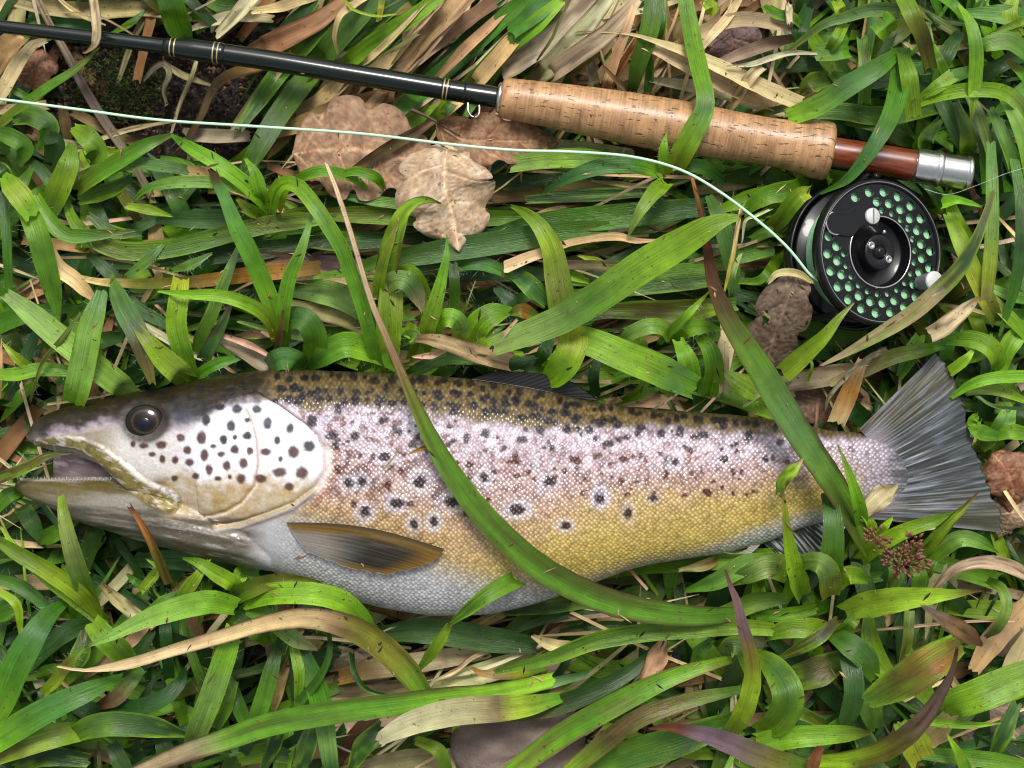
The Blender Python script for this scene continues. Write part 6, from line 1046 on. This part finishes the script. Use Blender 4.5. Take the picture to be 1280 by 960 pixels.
def fill(name, label, dry, count, seed, thin=False):
    rnd = random.Random(seed); VV, FF, UU, CC = [], [], [], []; off = 0; made = 0; tries = 0
    while made < count and tries < count * 12:
        tries += 1
        far = rnd.random() < .50
        px, py = (rnd.uniform(-560, 1840), rnd.uniform(-520, 1480)) if far else (rnd.uniform(-60, 1340), rnd.uniform(-60, 1020))
        a, sp_, ps, dens, top = region(min(max(px, 0), 1280), min(max(py, 0), 960))
        if rnd.random() > dens or (rnd.random() < ps) != dry: continue
        L = rnd.uniform(70, 240); ang = math.radians(a + rnd.gauss(0, sp_)); h = rnd.random() ** 1.6 * (top if not dry else top * .8) * .9 + 2
        if far and not (-60 < px < 1340 and -60 < py < 1020): h += rnd.uniform(0, 40)
        sg = rnd.choice((-1, 1)); dx, dy = math.cos(ang) * sg, -math.sin(ang) * sg; b = rnd.uniform(-.25, .25) * L
        xs = [px - dx * L / 2, px, px + dx * L / 2]; ys = [py - dy * L / 2, py + b * .4, py + dy * L / 2]
        q = catmull(np.c_[xs, ys, [(h * .3) / 1000, h / 1000, h * rnd.uniform(.2, .9) / 1000]], 9)
        q[:, 2] = np.maximum(np.minimum(q[:, 2], zcap(q[:, 0], q[:, 1]) - .003), .002)
        if any(80 < a_ < 325 and 50 < b_ < 182 for a_, b_ in q[:, :2]) and rnd.random() < .93: continue
        pw = np.array([P(*r) for r in q]); w_ = (rnd.uniform(11, 27) if rnd.random() < .75 else rnd.uniform(3, 8)) if not dry else rnd.uniform(7, 24)
        if thin: w_ = rnd.uniform(2.5, 6); q[:, 2] = np.minimum(q[:, 2] + rnd.uniform(.008, .026), np.maximum(zcap(q[:, 0], q[:, 1]) - .003, .002)); pw = np.array([P(*r) for r in q])
        hw = prof_width(rnd.choice('bpen'), w_ / 2 * K0)
        if dry: cs = rnd.choice(('s', 'q', 't', 's', 'S', 't', 'k'))
        else: cs = rnd.choice(('d', 'd', 'g', 'd', 'g', 'G', 'b', 'o0 d100', 'g0 G100', 'd0 g100'))
        if thin: cs = rnd.choice(('S', 's', 'S', 'q'))
        c = colours(cs, 9, rnd)
        V, F, UV, c = ribbon(pw, hw, c, 8, 4, .4, rnd.uniform(-25, 25), (.001, .001), rnd)
        VV.append(V); UU.append(UV); CC.append(c); FF += [tuple(i + off for i in f) for f in F]; off += len(V); made += 1
    tag(mesh(name, np.vstack(VV), FF, M_DRY if dry else M_LEAF, None, col=np.vstack(CC), uv=np.vstack(UU)), label, 'grass' if not dry else 'dry grass', kind='stuff')
fill('undergrowth_grass', 'dense green undergrowth of grass between the larger leaves', False, 3500, 21)
fill('dry_litter', 'mat of dead straw and withered leaves between the grass', True, 1800, 22)
fill('straw_strands', 'thin pale straw strands strewn through the grass', True, 330, 23, True)
def crumbs():
    rnd = random.Random(12); V, F, C = [], [], []
    for i in range(6000):
        px, py = (rnd.uniform(-200, 1480), rnd.uniform(-200, 1160)) if i % 3 else (rnd.uniform(60, 340), rnd.uniform(40, 190)); r = rnd.uniform(.0003, .0015); c = P(px, py, .003 + rnd.uniform(0, .005)); o = len(V)
        for s in ((1, 0, 0), (-1, 0, 0), (0, 1, 0), (0, -1, 0), (0, 0, 1), (0, 0, -1)): V.append(c + r * np.array(s) * (rnd.uniform(.4, 1.6)))
        F += [(o + a, o + b, o + d) for a in (0, 1) for b in (2, 3) for d in (4, 5)]; cc = lin(*rnd.choice(((70, 52, 40), (46, 36, 30), (110, 84, 62), (60, 48, 44)))) * rnd.uniform(.4, 1.2); C += [cc] * 6
    tag(mesh('soil_crumbs', V, F, M_STONE, None, loc=(0, 0, 0), col=np.array(C), smooth=False), 'loose crumbs of soil and leaf mould on the ground', 'soil', kind='stuff')
crumbs()

def debris():
    """bits of straw, seed husks and dirt dropped onto whatever lies beneath them"""
    rnd = random.Random(31); bpy.context.view_layer.update(); dg = bpy.context.evaluated_depsgraph_get(); V, F, C = [], [], []; n = 0
    for i in range(900):
        if n >= 420: break
        px, py = rnd.uniform(-40, 1320), rnd.uniform(-40, 1000); o_ = P(px, py, .25)
        hit, p, nr, _, ob, _ = SC.ray_cast(dg, Vector(o_), Vector((0, 0, -1)))
        if not hit: continue
        r = ob
        while r.parent: r = r.parent
        if r.name.startswith(('brown_trout', 'fly_', 'nylon')) and rnd.random() < .97: continue
        if nr.z < 0: nr = -nr
        if nr.z < .35: continue
        t = Vector((rnd.uniform(-1, 1), rnd.uniform(-1, 1), 0)); t = (t - nr * t.dot(nr)).normalized(); s = nr.cross(t)
        L = rnd.choice((.0006, .0009, .0012, .002, .0035)) * rnd.uniform(.6, 1.3); w_ = min(L * .5, rnd.uniform(.0003, .0007)); c = Vector(p) + nr * .0003; o = len(V)
        V += [tuple(c - t * L), tuple(c + s * w_ - t * L * .3), tuple(c - s * w_), tuple(c + t * L), tuple(c + nr * w_ * .9)]
        F += [(o, o + 2, o + 4), (o + 2, o + 3, o + 4), (o + 3, o + 1, o + 4), (o + 1, o, o + 4)]
        cc = lin(*rnd.choice(((150, 120, 80), (92, 66, 42), (52, 38, 26), (178, 152, 110), (110, 84, 50)))) * rnd.uniform(.6, 1.1); C += [cc] * 5; n += 1
    tag(mesh('plant_debris', V, F, M_STONE, None, col=np.array(C), smooth=False), 'scattered small bits of straw and dirt lying on the leaves', 'debris', kind='stuff')
debris()
